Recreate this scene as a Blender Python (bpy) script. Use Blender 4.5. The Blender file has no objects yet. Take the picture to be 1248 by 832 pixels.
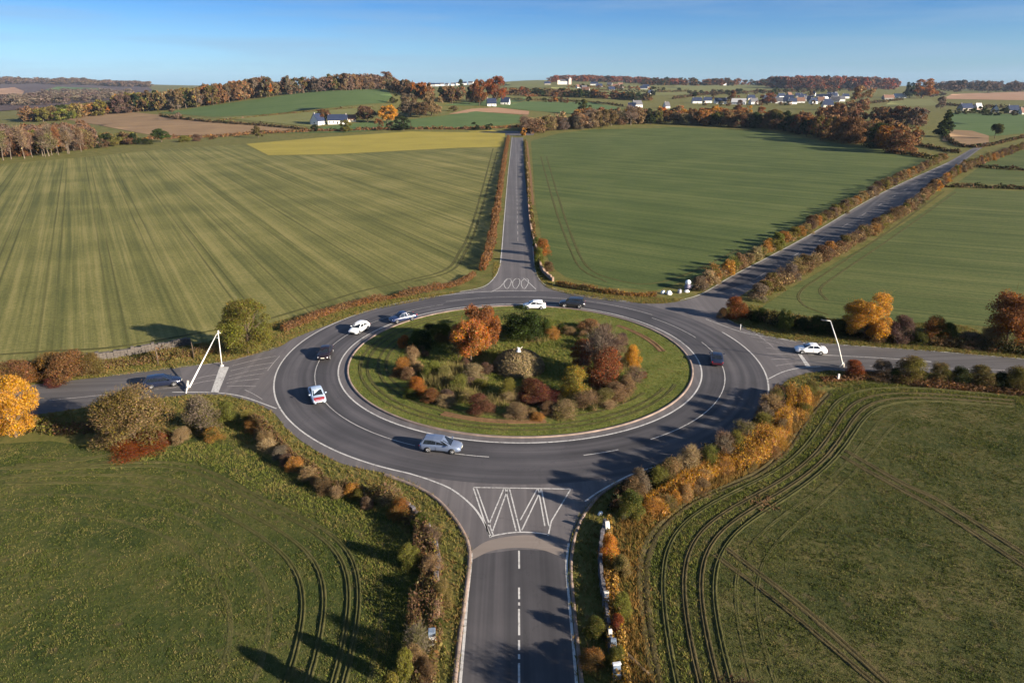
import bpy, bmesh, math, random
import numpy as np
from mathutils import Vector, Matrix
from mathutils.geometry import delaunay_2d_cdt
PI = math.pi
rnd = random.Random(11)
nr = np.random.default_rng(11)
scene = bpy.context.scene
COL = scene.collection

# ------------------------------------------------------------------ survey: camera constants and terrain
FPX = 832.0
PITCH = math.atan(311 / 832)
CAMH = 37.0
SP, CP = math.sin(PITCH), math.cos(PITCH)
SUN_EL, SUN_AZ = math.radians(18.0), math.radians(118.7)   # azimuth clockwise from +Y
CX, CY = 1.1, 92.6        # roundabout centre

TU = np.array([-300, 0, 100, 200, 300, 400, 450, 500, 560, 624, 700, 800, 900, 1000, 1100, 1248, 1500])
TY = np.array([560, 700, 900, 1200, 1600, 2200, 3200, 4500, 8000.])
TROW = np.array([
    [163.5, 152, 141, 131, 123, 117, 108, 98, 102],
    [163.5, 152, 140, 130, 122, 116, 107, 97, 102],
    [163.5, 150, 137, 129, 123, 117, 108, 99, 103],
    [163.5, 147, 131, 122, 119, 115, 108, 104, 104],
    [163.5, 145, 120, 111, 110, 109, 107, 105, 105],
    [163.5, 144, 112, 106, 106, 106, 106, 105, 105],
    [163.5, 144, 111, 106, 106, 106, 106, 105, 105],
    [163.5, 143, 120, 111, 108, 107, 106, 105, 105],
    [163.5, 143, 126, 114, 109, 106, 105, 105, 105],
    [163.5, 145, 131, 119, 110, 103, 99, 98, 103],
    [163.5, 148, 134, 122, 111, 102, 97.5, 97, 103],
    [163.5, 150, 137, 126, 115, 106, 101, 101, 104],
    [163.5, 151, 138, 127, 118, 109, 103, 103, 104],
    [163.5, 150, 137, 127, 118, 110, 104, 103, 104],
    [163.5, 150, 138, 129, 120, 112, 107, 105, 105],
    [163.5, 150, 138, 128, 121, 114, 109, 106, 105],
    [163.5, 150, 138, 128, 121, 114, 109, 106, 105]])
NU, NYG = 161, 121
_us = np.linspace((TU[0] - 624) / 888, (TU[-1] - 624) / 888, NU)
_ls = np.linspace(math.log(560), math.log(8000), NYG)
_t1 = np.array([np.interp(_us, (TU - 624) / 888, TROW[:, j]) for j in range(len(TY))])      # [Y][u]
_g = np.array([np.interp(_ls, np.log(TY), _t1[:, i]) for i in range(NU)])                   # [u][Y]
def _blur(a, k, ax):
    ker = np.hanning(k + 2)[1:-1]; ker /= ker.sum(); h = k // 2
    p = np.pad(a, [(h, h) if i == ax else (0, 0) for i in (0, 1)], mode='edge')
    return np.apply_along_axis(lambda v: np.convolve(v, ker, 'valid'), ax, p)
_Yg = np.exp(_ls)[None, :]
_dy = (_g - 416) / FPX
_hg = CAMH - _Yg * (SP + _dy * CP) / (CP - _dy * SP)
_hg = _blur(_blur(_hg, 13, 0), 7, 1)
_hg = _hg * np.clip((_Yg - 555) / 90, 0, 1)

def Hs(X, Y):
    X = np.asarray(X, float); Y = np.asarray(Y, float)
    Yc = np.clip(Y, 560, 7999)
    u = np.clip(X / Yc, _us[0], _us[-1] - 1e-6)
    a = (u - _us[0]) / (_us[1] - _us[0]); b = np.clip((np.log(Yc) - _ls[0]) / (_ls[1] - _ls[0]), 0, NYG - 1.001)
    i = a.astype(int); j = b.astype(int); a = a - i; b = b - j
    h = (_hg[i, j] * (1 - a) * (1 - b) + _hg[i + 1, j] * a * (1 - b) + _hg[i, j + 1] * (1 - a) * b + _hg[i + 1, j + 1] * a * b)
    return np.where(Y <= 560, 0.0, h)
def H(x, y): return float(Hs(np.array([x]), np.array([y]))[0])

def zrow(Y, py):
    """height of a point at forward distance Y seen on photo row py"""
    dy = (py - 416) / FPX
    return CAMH - Y * (SP + dy * CP) / (CP - dy * SP)
def G(px, py, flat=False):
    """survey point of the photo -> ground position"""
    dy = (py - 416) / FPX
    tx, ty, tz = (px - 624) / FPX, CP - dy * SP, SP + dy * CP
    u = tx / ty
    Yf = CAMH * ty / tz if tz > 1e-6 else 1e9
    if flat or Yf <= 560: return (u * Yf, Yf)
    Ys = np.exp(np.linspace(math.log(556), math.log(7900), 1500))
    d = Hs(u * Ys, Ys) - (CAMH - Ys * tz / ty)
    k = np.argmax(d > 0) if (d > 0).any() else len(Ys) - 1
    Y = float(Ys[k]); return (u * Y, Y)
def GL(pts): return [G(*p) for p in pts]
def pxm(Y, py=200): return FPX / (Y / (CP - (py - 416) / FPX * SP))

def smooth(pts, n=6, closed=False):
    """Catmull-Rom resample of a 2D polyline"""
    P = [np.array(p, float) for p in pts]; out = []
    N = len(P)
    for i in range(N if closed else N - 1):
        p1, p2 = P[i], P[(i + 1) % N]
        p0 = P[i - 1] if (i or closed) else 2 * p1 - p2
        p3 = P[(i + 2) % N] if (i + 2 < N or closed) else 2 * p2 - p1
        for k in range(n):
            t = k / n
            out.append(.5 * (2 * p1 + (p2 - p0) * t + (2 * p0 - 5 * p1 + 4 * p2 - p3) * t * t + (3 * p1 - p0 - 3 * p2 + p3) * t ** 3))
    if not closed: out.append(P[-1])
    return [tuple(q) for q in out]
def resample(pts, step):
    P = np.array(pts, float); s = np.r_[0, np.cumsum(np.hypot(*np.diff(P, axis=0).T))]
    n = max(2, int(s[-1] / step) + 1); t = np.linspace(0, s[-1], n)
    return np.c_[np.interp(t, s, P[:, 0]), np.interp(t, s, P[:, 1])]
def inpoly(X, Y, poly):
    P = np.array(poly); x, y = np.asarray(X, float), np.asarray(Y, float); c = np.zeros(x.shape, bool); j = len(P) - 1
    for i in range(len(P)):
        xi, yi = P[i]; xj, yj = P[j]
        c ^= ((yi > y) != (yj > y)) & (x < (xj - xi) * (y - yi) / (yj - yi + 1e-12) + xi); j = i
    return c

# ------------------------------------------------------------------ objects
def tag(o, label=None, cat=None, group=None, kind=None):
    if label: o['label'] = label
    if cat: o['category'] = cat
    if group: o['group'] = group
    if kind: o['kind'] = kind
    return o
def link(name, me, parent=None):
    o = bpy.data.objects.new(name, me); COL.objects.link(o)
    if parent: o.parent = parent
    return o
def empty(name, loc=(0, 0, 0), rz=0):
    o = link(name, None); o.location = loc; o.rotation_euler = (0, 0, rz); o.empty_display_size = .3
    return o
def mesh_np(name, V, F, mats, matidx=None, smooth_=False, attr=None):
    """V (n,3), F list of arrays each (m,k)"""
    me = bpy.data.meshes.new(name)
    V = np.asarray(V, np.float32)
    Fs = [np.asarray(f, np.int32) for f in (F if isinstance(F, list) else [F]) if len(f)]
    tot = np.concatenate([np.full(len(f), f.shape[1], np.int32) for f in Fs]); li = np.concatenate([f.ravel() for f in Fs])
    me.vertices.add(len(V)); me.vertices.foreach_set('co', V.ravel())
    me.loops.add(len(li)); me.loops.foreach_set('vertex_index', li)
    me.polygons.add(len(tot)); st = np.r_[0, np.cumsum(tot)[:-1]].astype(np.int32)
    me.polygons.foreach_set('loop_start', st)
    for m in (mats if isinstance(mats, (list, tuple)) else [mats]): me.materials.append(m)
    if matidx is not None: me.polygons.foreach_set('material_index', np.asarray(matidx, np.int32))
    if smooth_: me.polygons.foreach_set('use_smooth', np.ones(len(tot), bool))
    if attr is not None:
        a = me.attributes.new('v', 'FLOAT', 'POINT'); a.data.foreach_set('value', np.asarray(attr, np.float32))
    me.update(calc_edges=True); me.validate()
    return me
class MB:
    """collects shapes, then links them as ONE mesh"""
    def __init__(s): s.v = []; s.f = []; s.m = []; s.sm = []
    def add(s, vs, fs, mi=0, sm=False):
        b = len(s.v); s.v += [tuple(v) for v in vs]
        for f in fs: s.f.append([b + i for i in f]); s.m.append(mi); s.sm.append(sm)
    def box(s, x0, x1, y0, y1, z0, z1, mi=0, rot=None):
        vs = [Vector((x, y, z)) for z in (z0, z1) for y in (y0, y1) for x in (x0, x1)]
        if rot is not None: vs = [rot @ v for v in vs]
        s.add(vs, [(0, 2, 3, 1), (4, 5, 7, 6), (0, 1, 5, 4), (2, 6, 7, 3), (0, 4, 6, 2), (1, 3, 7, 5)], mi)
    def tube(s, pts, rads, n=8, mi=0, cap=True):
        pts = [Vector(p) for p in pts]; rings = []
        for i, p in enumerate(pts):
            t = (pts[min(i + 1, len(pts) - 1)] - pts[max(i - 1, 0)]).normalized()
            a = t.cross(Vector((0, 0, 1)) if abs(t.z) < .95 else Vector((1, 0, 0))).normalized(); b = t.cross(a)
            rings += [p + rads[i] * (math.cos(2 * PI * k / n) * a + math.sin(2 * PI * k / n) * b) for k in range(n)]
        fs = [(i * n + k, i * n + (k + 1) % n, (i + 1) * n + (k + 1) % n, (i + 1) * n + k) for i in range(len(pts) - 1) for k in range(n)]
        s.add(rings, fs, mi, True)
        if cap: s.add(rings[:n], [tuple(range(n))], mi); s.add(rings[-n:], [tuple(range(n))], mi)
    def lathe(s, prof, n=20, axis='z', c=(0, 0, 0), mi=0):
        vs = []
        for (r, h) in prof:
            for k in range(n):
                a = 2 * PI * k / n; x, y = r * math.cos(a), r * math.sin(a)
                vs.append((c[0] + x, c[1] + y, c[2] + h) if axis == 'z' else (c[0] + x, c[1] + h, c[2] + y))
        s.add(vs, [(i * n + k, i * n + (k + 1) % n, (i + 1) * n + (k + 1) % n, (i + 1) * n + k) for i in range(len(prof) - 1) for k in range(n)], mi, True)
    def mesh(s, name, mats, bevel=0, fixn=True):
        bm = bmesh.new(); vs = [bm.verts.new(v) for v in s.v]
        for f, m, sm in zip(s.f, s.m, s.sm):
            try: fc = bm.faces.new([vs[i] for i in f]); fc.material_index = m; fc.smooth = sm
            except ValueError: pass
        bmesh.ops.remove_doubles(bm, verts=bm.verts, dist=1e-5)
        if fixn: bmesh.ops.recalc_face_normals(bm, faces=bm.faces)
        if bevel:
            es = [e for e in bm.edges if len(e.link_faces) == 2 and e.calc_face_angle(0) > .5]
            bmesh.ops.bevel(bm, geom=es, offset=bevel, segments=2, affect='EDGES', profile=.6)
        me = bpy.data.meshes.new(name); bm.to_mesh(me); bm.free()
        for m in (mats if isinstance(mats, (list, tuple)) else [mats]): me.materials.append(m)
        return me
    def build(s, name, mats, parent=None, bevel=0, fixn=True): return link(name, s.mesh(name, mats, bevel, fixn), parent)

def sheet(name, poly, mat, z=.02, step=None, holes=(), kind='structure', label=None, cat=None):
    """polygon (world xy) triangulated and draped on the terrain"""
    polys = [list(poly)] + [list(h) for h in holes]
    V = []; E = []
    for pl in polys:
        P = np.array(pl, float)
        if step:
            out = []
            for i in range(len(P)):
                a, b = P[i], P[(i + 1) % len(P)]; k = max(1, int(np.hypot(*(b - a)) / step))
                out += [a + (b - a) * t / k for t in range(k)]
            P = np.array(out)
        b0 = len(V); V += [Vector(q) for q in P.tolist()]; n = len(P)
        E += [(b0 + i, b0 + (i + 1) % n) for i in range(n)]
    if step:
        A = np.array(poly); x0, y0 = A.min(0); x1, y1 = A.max(0)
        gx, gy = np.meshgrid(np.arange(x0 + step / 2, x1, step), np.arange(y0 + step / 2, y1, step))
        gx, gy = gx.ravel(), gy.ravel(); k = inpoly(gx, gy, poly)
        V += [Vector((a, b)) for a, b in zip(gx[k], gy[k])]
    r = delaunay_2d_cdt(V, E, [], 0, 1e-4)
    P = np.array([tuple(v) for v in r[0]]); F = np.array([list(f) for f in r[2]], np.int32)
    # keep only what lies inside the outline and outside the holes
    c = P[F].mean(1); k = inpoly(c[:, 0], c[:, 1], poly)
    for h in holes: k &= ~inpoly(c[:, 0], c[:, 1], h)
    F = F[k]
    a, b, d = P[F[:, 0]], P[F[:, 1]], P[F[:, 2]]
    cr = (b[:, 0] - a[:, 0]) * (d[:, 1] - a[:, 1]) - (b[:, 1] - a[:, 1]) * (d[:, 0] - a[:, 0])
    F[cr < 0] = F[cr < 0][:, ::-1]
    Z = Hs(P[:, 0], P[:, 1]) + z
    o = link(name, mesh_np(name, np.c_[P, Z], F, mat))
    return tag(o, label, cat, kind=kind)
def strip_mesh(P, prof, z=0., closed=False):
    """ribbon along P (n,2) with cross profile [(offset, height)...]; returns V, F"""
    P = np.asarray(P, float); n = len(P)
    if closed: T = np.roll(P, -1, 0) - np.roll(P, 1, 0)
    else: T = np.gradient(P, axis=0)
    T /= np.hypot(*T.T)[:, None] + 1e-9; Nn = np.c_[-T[:, 1], T[:, 0]]
    k = len(prof); V = np.zeros((n, k, 3))
    for j, (o, h) in enumerate(prof):
        Q = P + Nn * np.asarray(o).reshape(-1, 1) if np.ndim(o) else P + Nn * o
        V[:, j, :2] = Q; V[:, j, 2] = Hs(Q[:, 0], Q[:, 1]) + z + h
    m = n if closed else n - 1
    i = np.arange(m)[:, None]; j = np.arange(k - 1)[None, :]; i2 = (i + 1) % n
    F = np.stack([i * k + j, i * k + j + 1, i2 * k + j + 1, i2 * k + j], -1).reshape(-1, 4)[:, ::-1]
    return V.reshape(-1, 3), F
def arc(r, a0, a1, n=64, c=None):
    c = c or (CX, CY); a = np.linspace(math.radians(a0), math.radians(a1), n)
    return np.c_[c[0] + r * np.cos(a), c[1] + r * np.sin(a)]

# ------------------------------------------------------------------ materials
class NT:
    def __init__(s, name):
        s.m = bpy.data.materials.new(name); s.m.use_nodes = True; s.t = s.m.node_tree
        s.t.nodes.clear(); s.out = s.n('ShaderNodeOutputMaterial')
    def n(s, ty, **kw):
        nd = s.t.nodes.new(ty)
        for k, v in kw.items():
            if k == 'ins':
                for a, b in v.items(): s.set(nd.inputs[a], b)
            else: setattr(nd, k, v)
        return nd
    def set(s, inp, v):
        if isinstance(v, bpy.types.NodeSocket): s.t.links.new(v, inp)
        elif isinstance(v, bpy.types.Node): s.t.links.new(v.outputs[0], inp)
        else:
            if hasattr(inp.default_value, '__len__') and not hasattr(v, '__len__'): v = (v,) * len(inp.default_value)
            if hasattr(v, '__len__') and len(v) == 3 and len(inp.default_value) == 4: v = (*v, 1)
            inp.default_value = v
    def coord(s, which='Object'): return s.n('ShaderNodeTexCoord').outputs[which]
    def map(s, co, scale=(1, 1, 1), rot=(0, 0, 0), loc=(0, 0, 0)):
        return s.n('ShaderNodeMapping', ins={'Vector': co, 'Scale': scale, 'Rotation': rot, 'Location': loc}).outputs[0]
    def noise(s, co, scale, detail=4, rough=.55, dist=0):
        return s.n('ShaderNodeTexNoise', ins={'Vector': co, 'Scale': scale, 'Detail': detail, 'Roughness': rough, 'Distortion': dist}).outputs['Fac']
    def ramp(s, f, stops):
        r = s.n('ShaderNodeValToRGB'); s.set(r.inputs[0], f); e = r.color_ramp.elements
        while len(e) < len(stops): e.new(.5)
        for q, (p, c) in zip(e, stops): q.position = p; q.color = (*c, 1) if hasattr(c, '__len__') else (c, c, c, 1)
        return r.outputs[0]
    def mix(s, f, a, b, mode='MIX'):
        m = s.n('ShaderNodeMix', data_type='RGBA', blend_type=mode)
        s.set(m.inputs[0], f); s.set(m.inputs[6], a); s.set(m.inputs[7], b); return m.outputs[2]
    def math(s, op, a, b=0., c=None):
        m = s.n('ShaderNodeMath', operation=op); s.set(m.inputs[0], a); s.set(m.inputs[1], b)
        if c is not None: s.set(m.inputs[2], c)
        return m.outputs[0]
    def bump(s, h, strength=.5, dist=.1):
        return s.n('ShaderNodeBump', ins={'Height': h, 'Strength': strength, 'Distance': dist}).outputs[0]
    def finish(s, col, rough=.8, bump=None, metal=0, spec=.3, **kw):
        b = s.n('ShaderNodeBsdfPrincipled', ins={'Base Color': col, 'Roughness': rough, 'Metallic': metal, 'Specular IOR Level': spec})
        for k, v in kw.items(): s.set(b.inputs[k], v)
        if bump is not None: s.set(b.inputs['Normal'], bump)
        s.t.links.new(b.outputs[0], s.out.inputs[0]); return s.m

def flat_mat(name, col, rough=.6, metal=0, var=.25, scale=3., spec=.4, **kw):
    t = NT(name); f = t.noise(t.coord(), scale, 5)
    lo = [c * (1 - var) for c in col]; hi = [min(1, c * (1 + var)) for c in col]
    return t.finish(t.ramp(f, [(.3, lo), (.7, hi)]), rough, metal=metal, spec=spec, **kw)

def field_mat(name, c1, c2, c3, ang, sp=4.0, stripe=.5, tram=12., bumpd=.06, rowscale=1.2):
    """crop rows: long soft bands along direction ang (deg, clockwise from +Y), tramlines, patches"""
    t = NT(name); co = t.n('ShaderNodeNewGeometry').outputs['Position']
    r = t.map(co, rot=(0, 0, math.radians(ang)))           # x across the rows, y along them
    st = t.map(r, scale=(1 / sp, .0045, 0)); band = t.noise(st, 1.0, 3, .6)
    fine = t.noise(t.map(r, scale=(1.1, .008, 0)), 1.0, 4, .7)
    patch = t.noise(co, .035, 4, .6); spk = t.noise(co, 1.4, 3, .7); clod = t.noise(t.map(r, scale=(1, .55, 1)), 3.2, 3, .75)
    f = t.math('ADD', t.math('MULTIPLY', t.math('SUBTRACT', band, .5), stripe * 2.2), t.math('MULTIPLY', t.math('SUBTRACT', patch, .5), .8))
    f = t.math('ADD', f, t.math('MULTIPLY', t.math('SUBTRACT', fine, .5), 1.15 * min(1, stripe * 2)))
    f = t.math('ADD', f, t.math('MULTIPLY', t.math('SUBTRACT', spk, .5), .75))
    f = t.math('ADD', f, .5)
    col = t.ramp(f, [(.22, c1), (.5, c2), (.8, c3)])
    col = t.mix(t.ramp(clod, [(.55, 0.), (.72, .45)]), col, [q * .55 for q in c1])
    # tramlines: pairs of narrow wheel lines every `tram` metres
    sx = t.n('ShaderNodeSeparateXYZ', ins={0: r}).outputs[0]
    wob = t.math('MULTIPLY', t.math('SUBTRACT', t.noise(t.map(r, scale=(.02, .02, 0)), 1., 2), .5), .5)
    for off in (0., 1.9):
        m = t.math('PINGPONG', t.math('ADD', t.math('ADD', sx, wob), off + 500 * tram), tram / 2)
        ln = t.ramp(t.math('MULTIPLY', m, 1.), [(.0, .8), (.3, 0.)])
        col = t.mix(t.math('MULTIPLY', ln, t.ramp(t.noise(t.map(r, scale=(.12, .01, 0)), 1., 2), [(.35, .35), (.6, 1.)])), col, [q * .55 for q in c1])
    bh = t.math('ADD', t.math('MULTIPLY', fine, .5), t.math('ADD', clod, t.math('MULTIPLY', spk, .7)))
    return t.finish(col, .9, t.bump(bh, .9, bumpd), spec=.1)

def grass_mat(name, cols, scale=.25, bumpd=.08, spots=None):
    t = NT(name); co = t.n('ShaderNodeNewGeometry').outputs['Position']
    a = t.noise(co, scale, 6, .7); b = t.noise(co, 2.6, 5, .75); c_ = t.noise(co, .9, 4, .7)
    f = t.math('ADD', t.math('MULTIPLY', a, .5), t.math('ADD', t.math('MULTIPLY', b, .3), t.math('MULTIPLY', c_, .2)))
    n = len(cols); col = t.ramp(f, [(.36 + .28 * i / (n - 1), c) for i, c in enumerate(cols)])
    if spots: col = t.mix(t.ramp(t.noise(co, .6, 4, .7), [(.58, 0.), (.7, .8)]), col, spots)
    return t.finish(col, .9, t.bump(t.math('ADD', b, t.noise(co, 9, 3, .7)), .8, bumpd), spec=.1)

def asphalt_mat(name, c, wear, polar=False, ang=0., stain=.25, scale=.9):
    t = NT(name); co = t.n('ShaderNodeNewGeometry').outputs['Position']
    if polar:
        v = t.n('ShaderNodeVectorMath', operation='SUBTRACT', ins={0: co, 1: (CX, CY, 0)}).outputs[0]
        rad = t.n('ShaderNodeVectorMath', operation='LENGTH', ins={0: v}).outputs['Value']
        sep = t.n('ShaderNodeSeparateXYZ', ins={0: v})
        an = t.math('ARCTAN2', sep.outputs[1], sep.outputs[0])
        st = t.n('ShaderNodeCombineXYZ', ins={0: t.math('MULTIPLY', rad, scale), 1: t.math('MULTIPLY', t.math('ABSOLUTE', an), .5), 2: 0.}).outputs[0]
    else:
        st = t.map(t.map(co, rot=(0, 0, math.radians(ang))), scale=(scale, .012, 0))
    s = t.noise(st, 1., 3, .6); g = t.noise(co, 14, 4, .8); p = t.noise(co, .12, 4, .6); fine = t.noise(co, 60, 2, .8)
    f = t.math('ADD', t.math('MULTIPLY', s, .7), t.math('MULTIPLY', p, .3))
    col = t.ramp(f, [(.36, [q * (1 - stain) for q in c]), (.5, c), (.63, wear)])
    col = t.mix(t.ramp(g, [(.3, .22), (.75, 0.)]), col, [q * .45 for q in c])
    vor = t.n('ShaderNodeTexVoronoi', feature='DISTANCE_TO_EDGE', ins={'Vector': t.map(co, scale=(1, 1, 0)), 'Scale': .13}).outputs['Distance']
    crack = t.ramp(t.math('ADD', vor, t.math('MULTIPLY', t.math('SUBTRACT', t.noise(co, .7, 4, .7), .5), .25)), [(.0, .0), (.004, .5), (.012, 0.)])
    col = t.mix(crack, col, [q * .5 for q in c])
    return t.finish(col, .75, t.bump(t.math('ADD', g, fine), .35, .01), spec=.3)

def paint_mat(name, c=(.62, .6, .57), wear=.5):
    t = NT(name); co = t.n('ShaderNodeNewGeometry').outputs['Position']
    g = t.noise(co, 3.5, 6, .75); b = t.noise(co, .25, 3, .6)
    f = t.math('ADD', t.math('MULTIPLY', g, .7), t.math('MULTIPLY', b, .3))
    return t.finish(t.ramp(f, [(.36, [q * (1 - wear) * .6 for q in c]), (.5, [q * .85 for q in c]), (.65, c)]), .7, spec=.3)

def foliage_mat(name, transl=.28, var=.35, clump=1.3):
    """leaf colour: the object's colour and its second tint, mixed in clumps, varied leaf by leaf"""
    t = NT(name)
    base = t.n('ShaderNodeObjectInfo').outputs['Color']
    second = t.n('ShaderNodeAttribute', attribute_type='OBJECT', attribute_name='tint').outputs['Color']
    v = t.n('ShaderNodeAttribute', attribute_name='v').outputs['Fac']
    rn = t.n('ShaderNodeObjectInfo').outputs['Random']
    co = t.coord(); co = t.n('ShaderNodeVectorMath', operation='ADD', ins={0: co, 1: t.n('ShaderNodeCombineXYZ', ins={0: t.math('MULTIPLY', rn, 37.), 1: rn, 2: rn})}).outputs[0]
    cl = t.noise(co, clump, 2, .6)
    f = t.math('ADD', cl, t.math('MULTIPLY', t.math('SUBTRACT', v, .5), .45))
    col = t.mix(t.ramp(f, [(.38, 0.), (.62, 1.)]), base, second)
    hs = t.n('ShaderNodeHueSaturation', ins={'Color': col, 'Hue': t.math('MULTIPLY_ADD', v, .05, .475),
             'Value': t.math('MULTIPLY_ADD', t.math('FRACT', t.math('MULTIPLY', v, 7.3)), var * 2, 1 - var), 'Saturation': t.math('MULTIPLY_ADD', t.math('FRACT', t.math('MULTIPLY', v, 3.7)), .35, .8)})
    d = t.n('ShaderNodeBsdfDiffuse', ins={'Color': hs}); tr = t.n('ShaderNodeBsdfTranslucent', ins={'Color': hs})
    mx = t.n('ShaderNodeMixShader', ins={0: transl, 1: d.outputs[0], 2: tr.outputs[0]})
    t.t.links.new(mx.outputs[0], t.out.inputs[0]); return t.m

def vary_mat(name, cols, transl=.2):
    """leaf / blade colours chosen blade by blade from a list"""
    t = NT(name); v = t.n('ShaderNodeAttribute', attribute_name='v').outputs['Fac']
    co = t.n('ShaderNodeNewGeometry').outputs['Position']
    f = t.math('ADD', t.math('MULTIPLY', v, .6), t.math('MULTIPLY', t.noise(co, .3, 4, .65), .8)); n = len(cols)
    col = t.ramp(f, [(.42 + .5 * i / (n - 1), c) for i, c in enumerate(cols)])
    d = t.n('ShaderNodeBsdfDiffuse', ins={'Color': col}); tr = t.n('ShaderNodeBsdfTranslucent', ins={'Color': col})
    mx = t.n('ShaderNodeMixShader', ins={0: transl, 1: d.outputs[0], 2: tr.outputs[0]})
    t.t.links.new(mx.outputs[0], t.out.inputs[0]); return t.m
# ------------------------------------------------------------------ plants
M_LEAF = foliage_mat('leaf')
M_TWIG = foliage_mat('twig', .05, .3, 2.)
def bark_mat(name, c):
    t = NT(name); co = t.coord()
    f = t.noise(t.map(co, scale=(14, 14, 3)), 1., 4, .7)
    return t.finish(t.ramp(f, [(.3, [q * .55 for q in c]), (.7, c)]), .9, spec=.1)
M_BARK = bark_mat('bark', (.13, .095, .065)); M_PALEBARK = bark_mat('pale_bark', (.18, .14, .105))

def leaf_quads(P, N, size, rng, slim=.6, spread=1.0):
    """one small bent-diamond leaf spray per point P, facing roughly along N"""
    n = len(P); r = rng.normal(size=(n, 3)) * spread + N
    r /= np.linalg.norm(r, axis=1)[:, None] + 1e-9
    a = np.cross(r, rng.normal(size=(n, 3))); a /= np.linalg.norm(a, axis=1)[:, None] + 1e-9
    b = np.cross(r, a); s = size * np.exp(rng.normal(size=(n, 1)) * .38)
    V = np.stack([P - a * s, P - b * s * slim + r * s * .15, P + a * s, P + b * s * slim + r * s * .15], 1).reshape(-1, 3)
    F = np.arange(4 * n).reshape(-1, 4); v = np.repeat(rng.random(n), 4)
    return V, F, v
def blob_points(n, centres, radii, rng, fill=.35, up=.25):
    """points in a union of clumps, denser towards each clump's skin, thinner underneath"""
    w = radii ** 2; k = rng.choice(len(centres), n, p=w / w.sum())
    d = rng.normal(size=(n, 3)); d /= np.linalg.norm(d, axis=1)[:, None]
    d[:, 2] = np.where((d[:, 2] < -.3) & (rng.random(n) < .6), -d[:, 2], d[:, 2])
    r = radii[k] * (1 - fill * rng.random(n) ** 1.7) * rng.uniform(.86, 1.14, n)
    P = centres[k] + d * r[:, None] * np.array([1, 1, .85])
    N = d + np.array([0, 0, up]); return P, N
def crown_lobes(shape, rng, n):
    """clump centres and radii for a unit-high plant"""
    C = []; R = []
    for i in range(n):
        if shape == 'oak':
            z = rng.uniform(.3, .9); w = .47 * math.sqrt(max(.05, 1 - ((z - .48) / .5) ** 2)); rr = rng.uniform(.1, .17)
        elif shape == 'round':
            z = rng.uniform(.16, .92); w = .46 * math.sqrt(max(.03, 1 - ((z - .5) / .5) ** 2)); rr = rng.uniform(.09, .16)
        elif shape == 'bush':
            z = rng.uniform(.05, .84); w = .52 * math.sqrt(max(.03, 1 - (z / .95) ** 2)); rr = rng.uniform(.13, .22)
        elif shape == 'tall':
            z = rng.uniform(.32, .93); w = .25 * math.sqrt(max(.05, 1 - ((z - .58) / .42) ** 2)); rr = rng.uniform(.07, .13)
        else:  # fir: whorls narrowing upwards
            z = rng.uniform(.12, .95); w = .3 * (1 - z) ** .8 + .02; rr = .04 + .09 * (1 - z)
        a = rng.uniform(0, 2 * PI); q = w * math.sqrt(rng.uniform(.15, 1)); q = max(0, q - rr * .4)
        C.append((q * math.cos(a), q * math.sin(a), z)); R.append(rr)
    return np.array(C), np.array(R)
def limbs(mb, C, rng, th=.03, mi=0, n=9, fork=.3, lean=0.02):
    """tapered trunk with limbs running out to some of the clumps"""
    top = float(C[:, 2].max()) * .8; px, py = rng.normal(size=2) * lean
    tr = [(0, 0, -.03), (px * .3, py * .3, fork * .5), (px, py, fork), (px * 1.6, py * 1.4, (fork + top) / 2), (px * 2, py * 1.2, top)]
    mb.tube(tr, [th * 1.5, th, th * .85, th * .5, th * .15], 7, mi, False)
    for i in rng.permutation(len(C))[:n]:
        c = C[i]; z0 = min(c[2] * .7, fork + .6 * max(0, c[2] - fork) * rng.random()); z0 = max(z0, fork * .6)
        s = np.array([px * z0 / max(fork, .01), py * z0 / max(fork, .01), z0]); m = (s + c) / 2 + np.array([0, 0, .03]) + rng.normal(size=3) * .02
        mb.tube([s, m, c, c + (c - m) * .4], [th * .55, th * .38, th * .2, th * .06], 5, mi, False)
def twigs(C, R, n, rng, ln=.07, w=.004):
    """fine twigs radiating in each clump"""
    k = rng.integers(0, len(C), n); d = rng.normal(size=(n, 3)); d /= np.linalg.norm(d, axis=1)[:, None]; d[:, 2] = np.abs(d[:, 2]) * .9 + .15
    P = C[k] + d * (R[k] * rng.uniform(0, 1.0, n))[:, None]; L = ln * rng.uniform(.5, 1.5, (n, 1))
    e = P + (d + rng.normal(size=(n, 3)) * .35) * L; s = np.cross(d, rng.normal(size=(n, 3))); s /= np.linalg.norm(s, axis=1)[:, None] + 1e-9
    V = np.stack([P - s * w, P + s * w, e + s * w * .3, e - s * w * .3], 1).reshape(-1, 3)
    return V, np.arange(4 * n).reshape(-1, 4), np.repeat(rng.random(n), 4)

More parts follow.
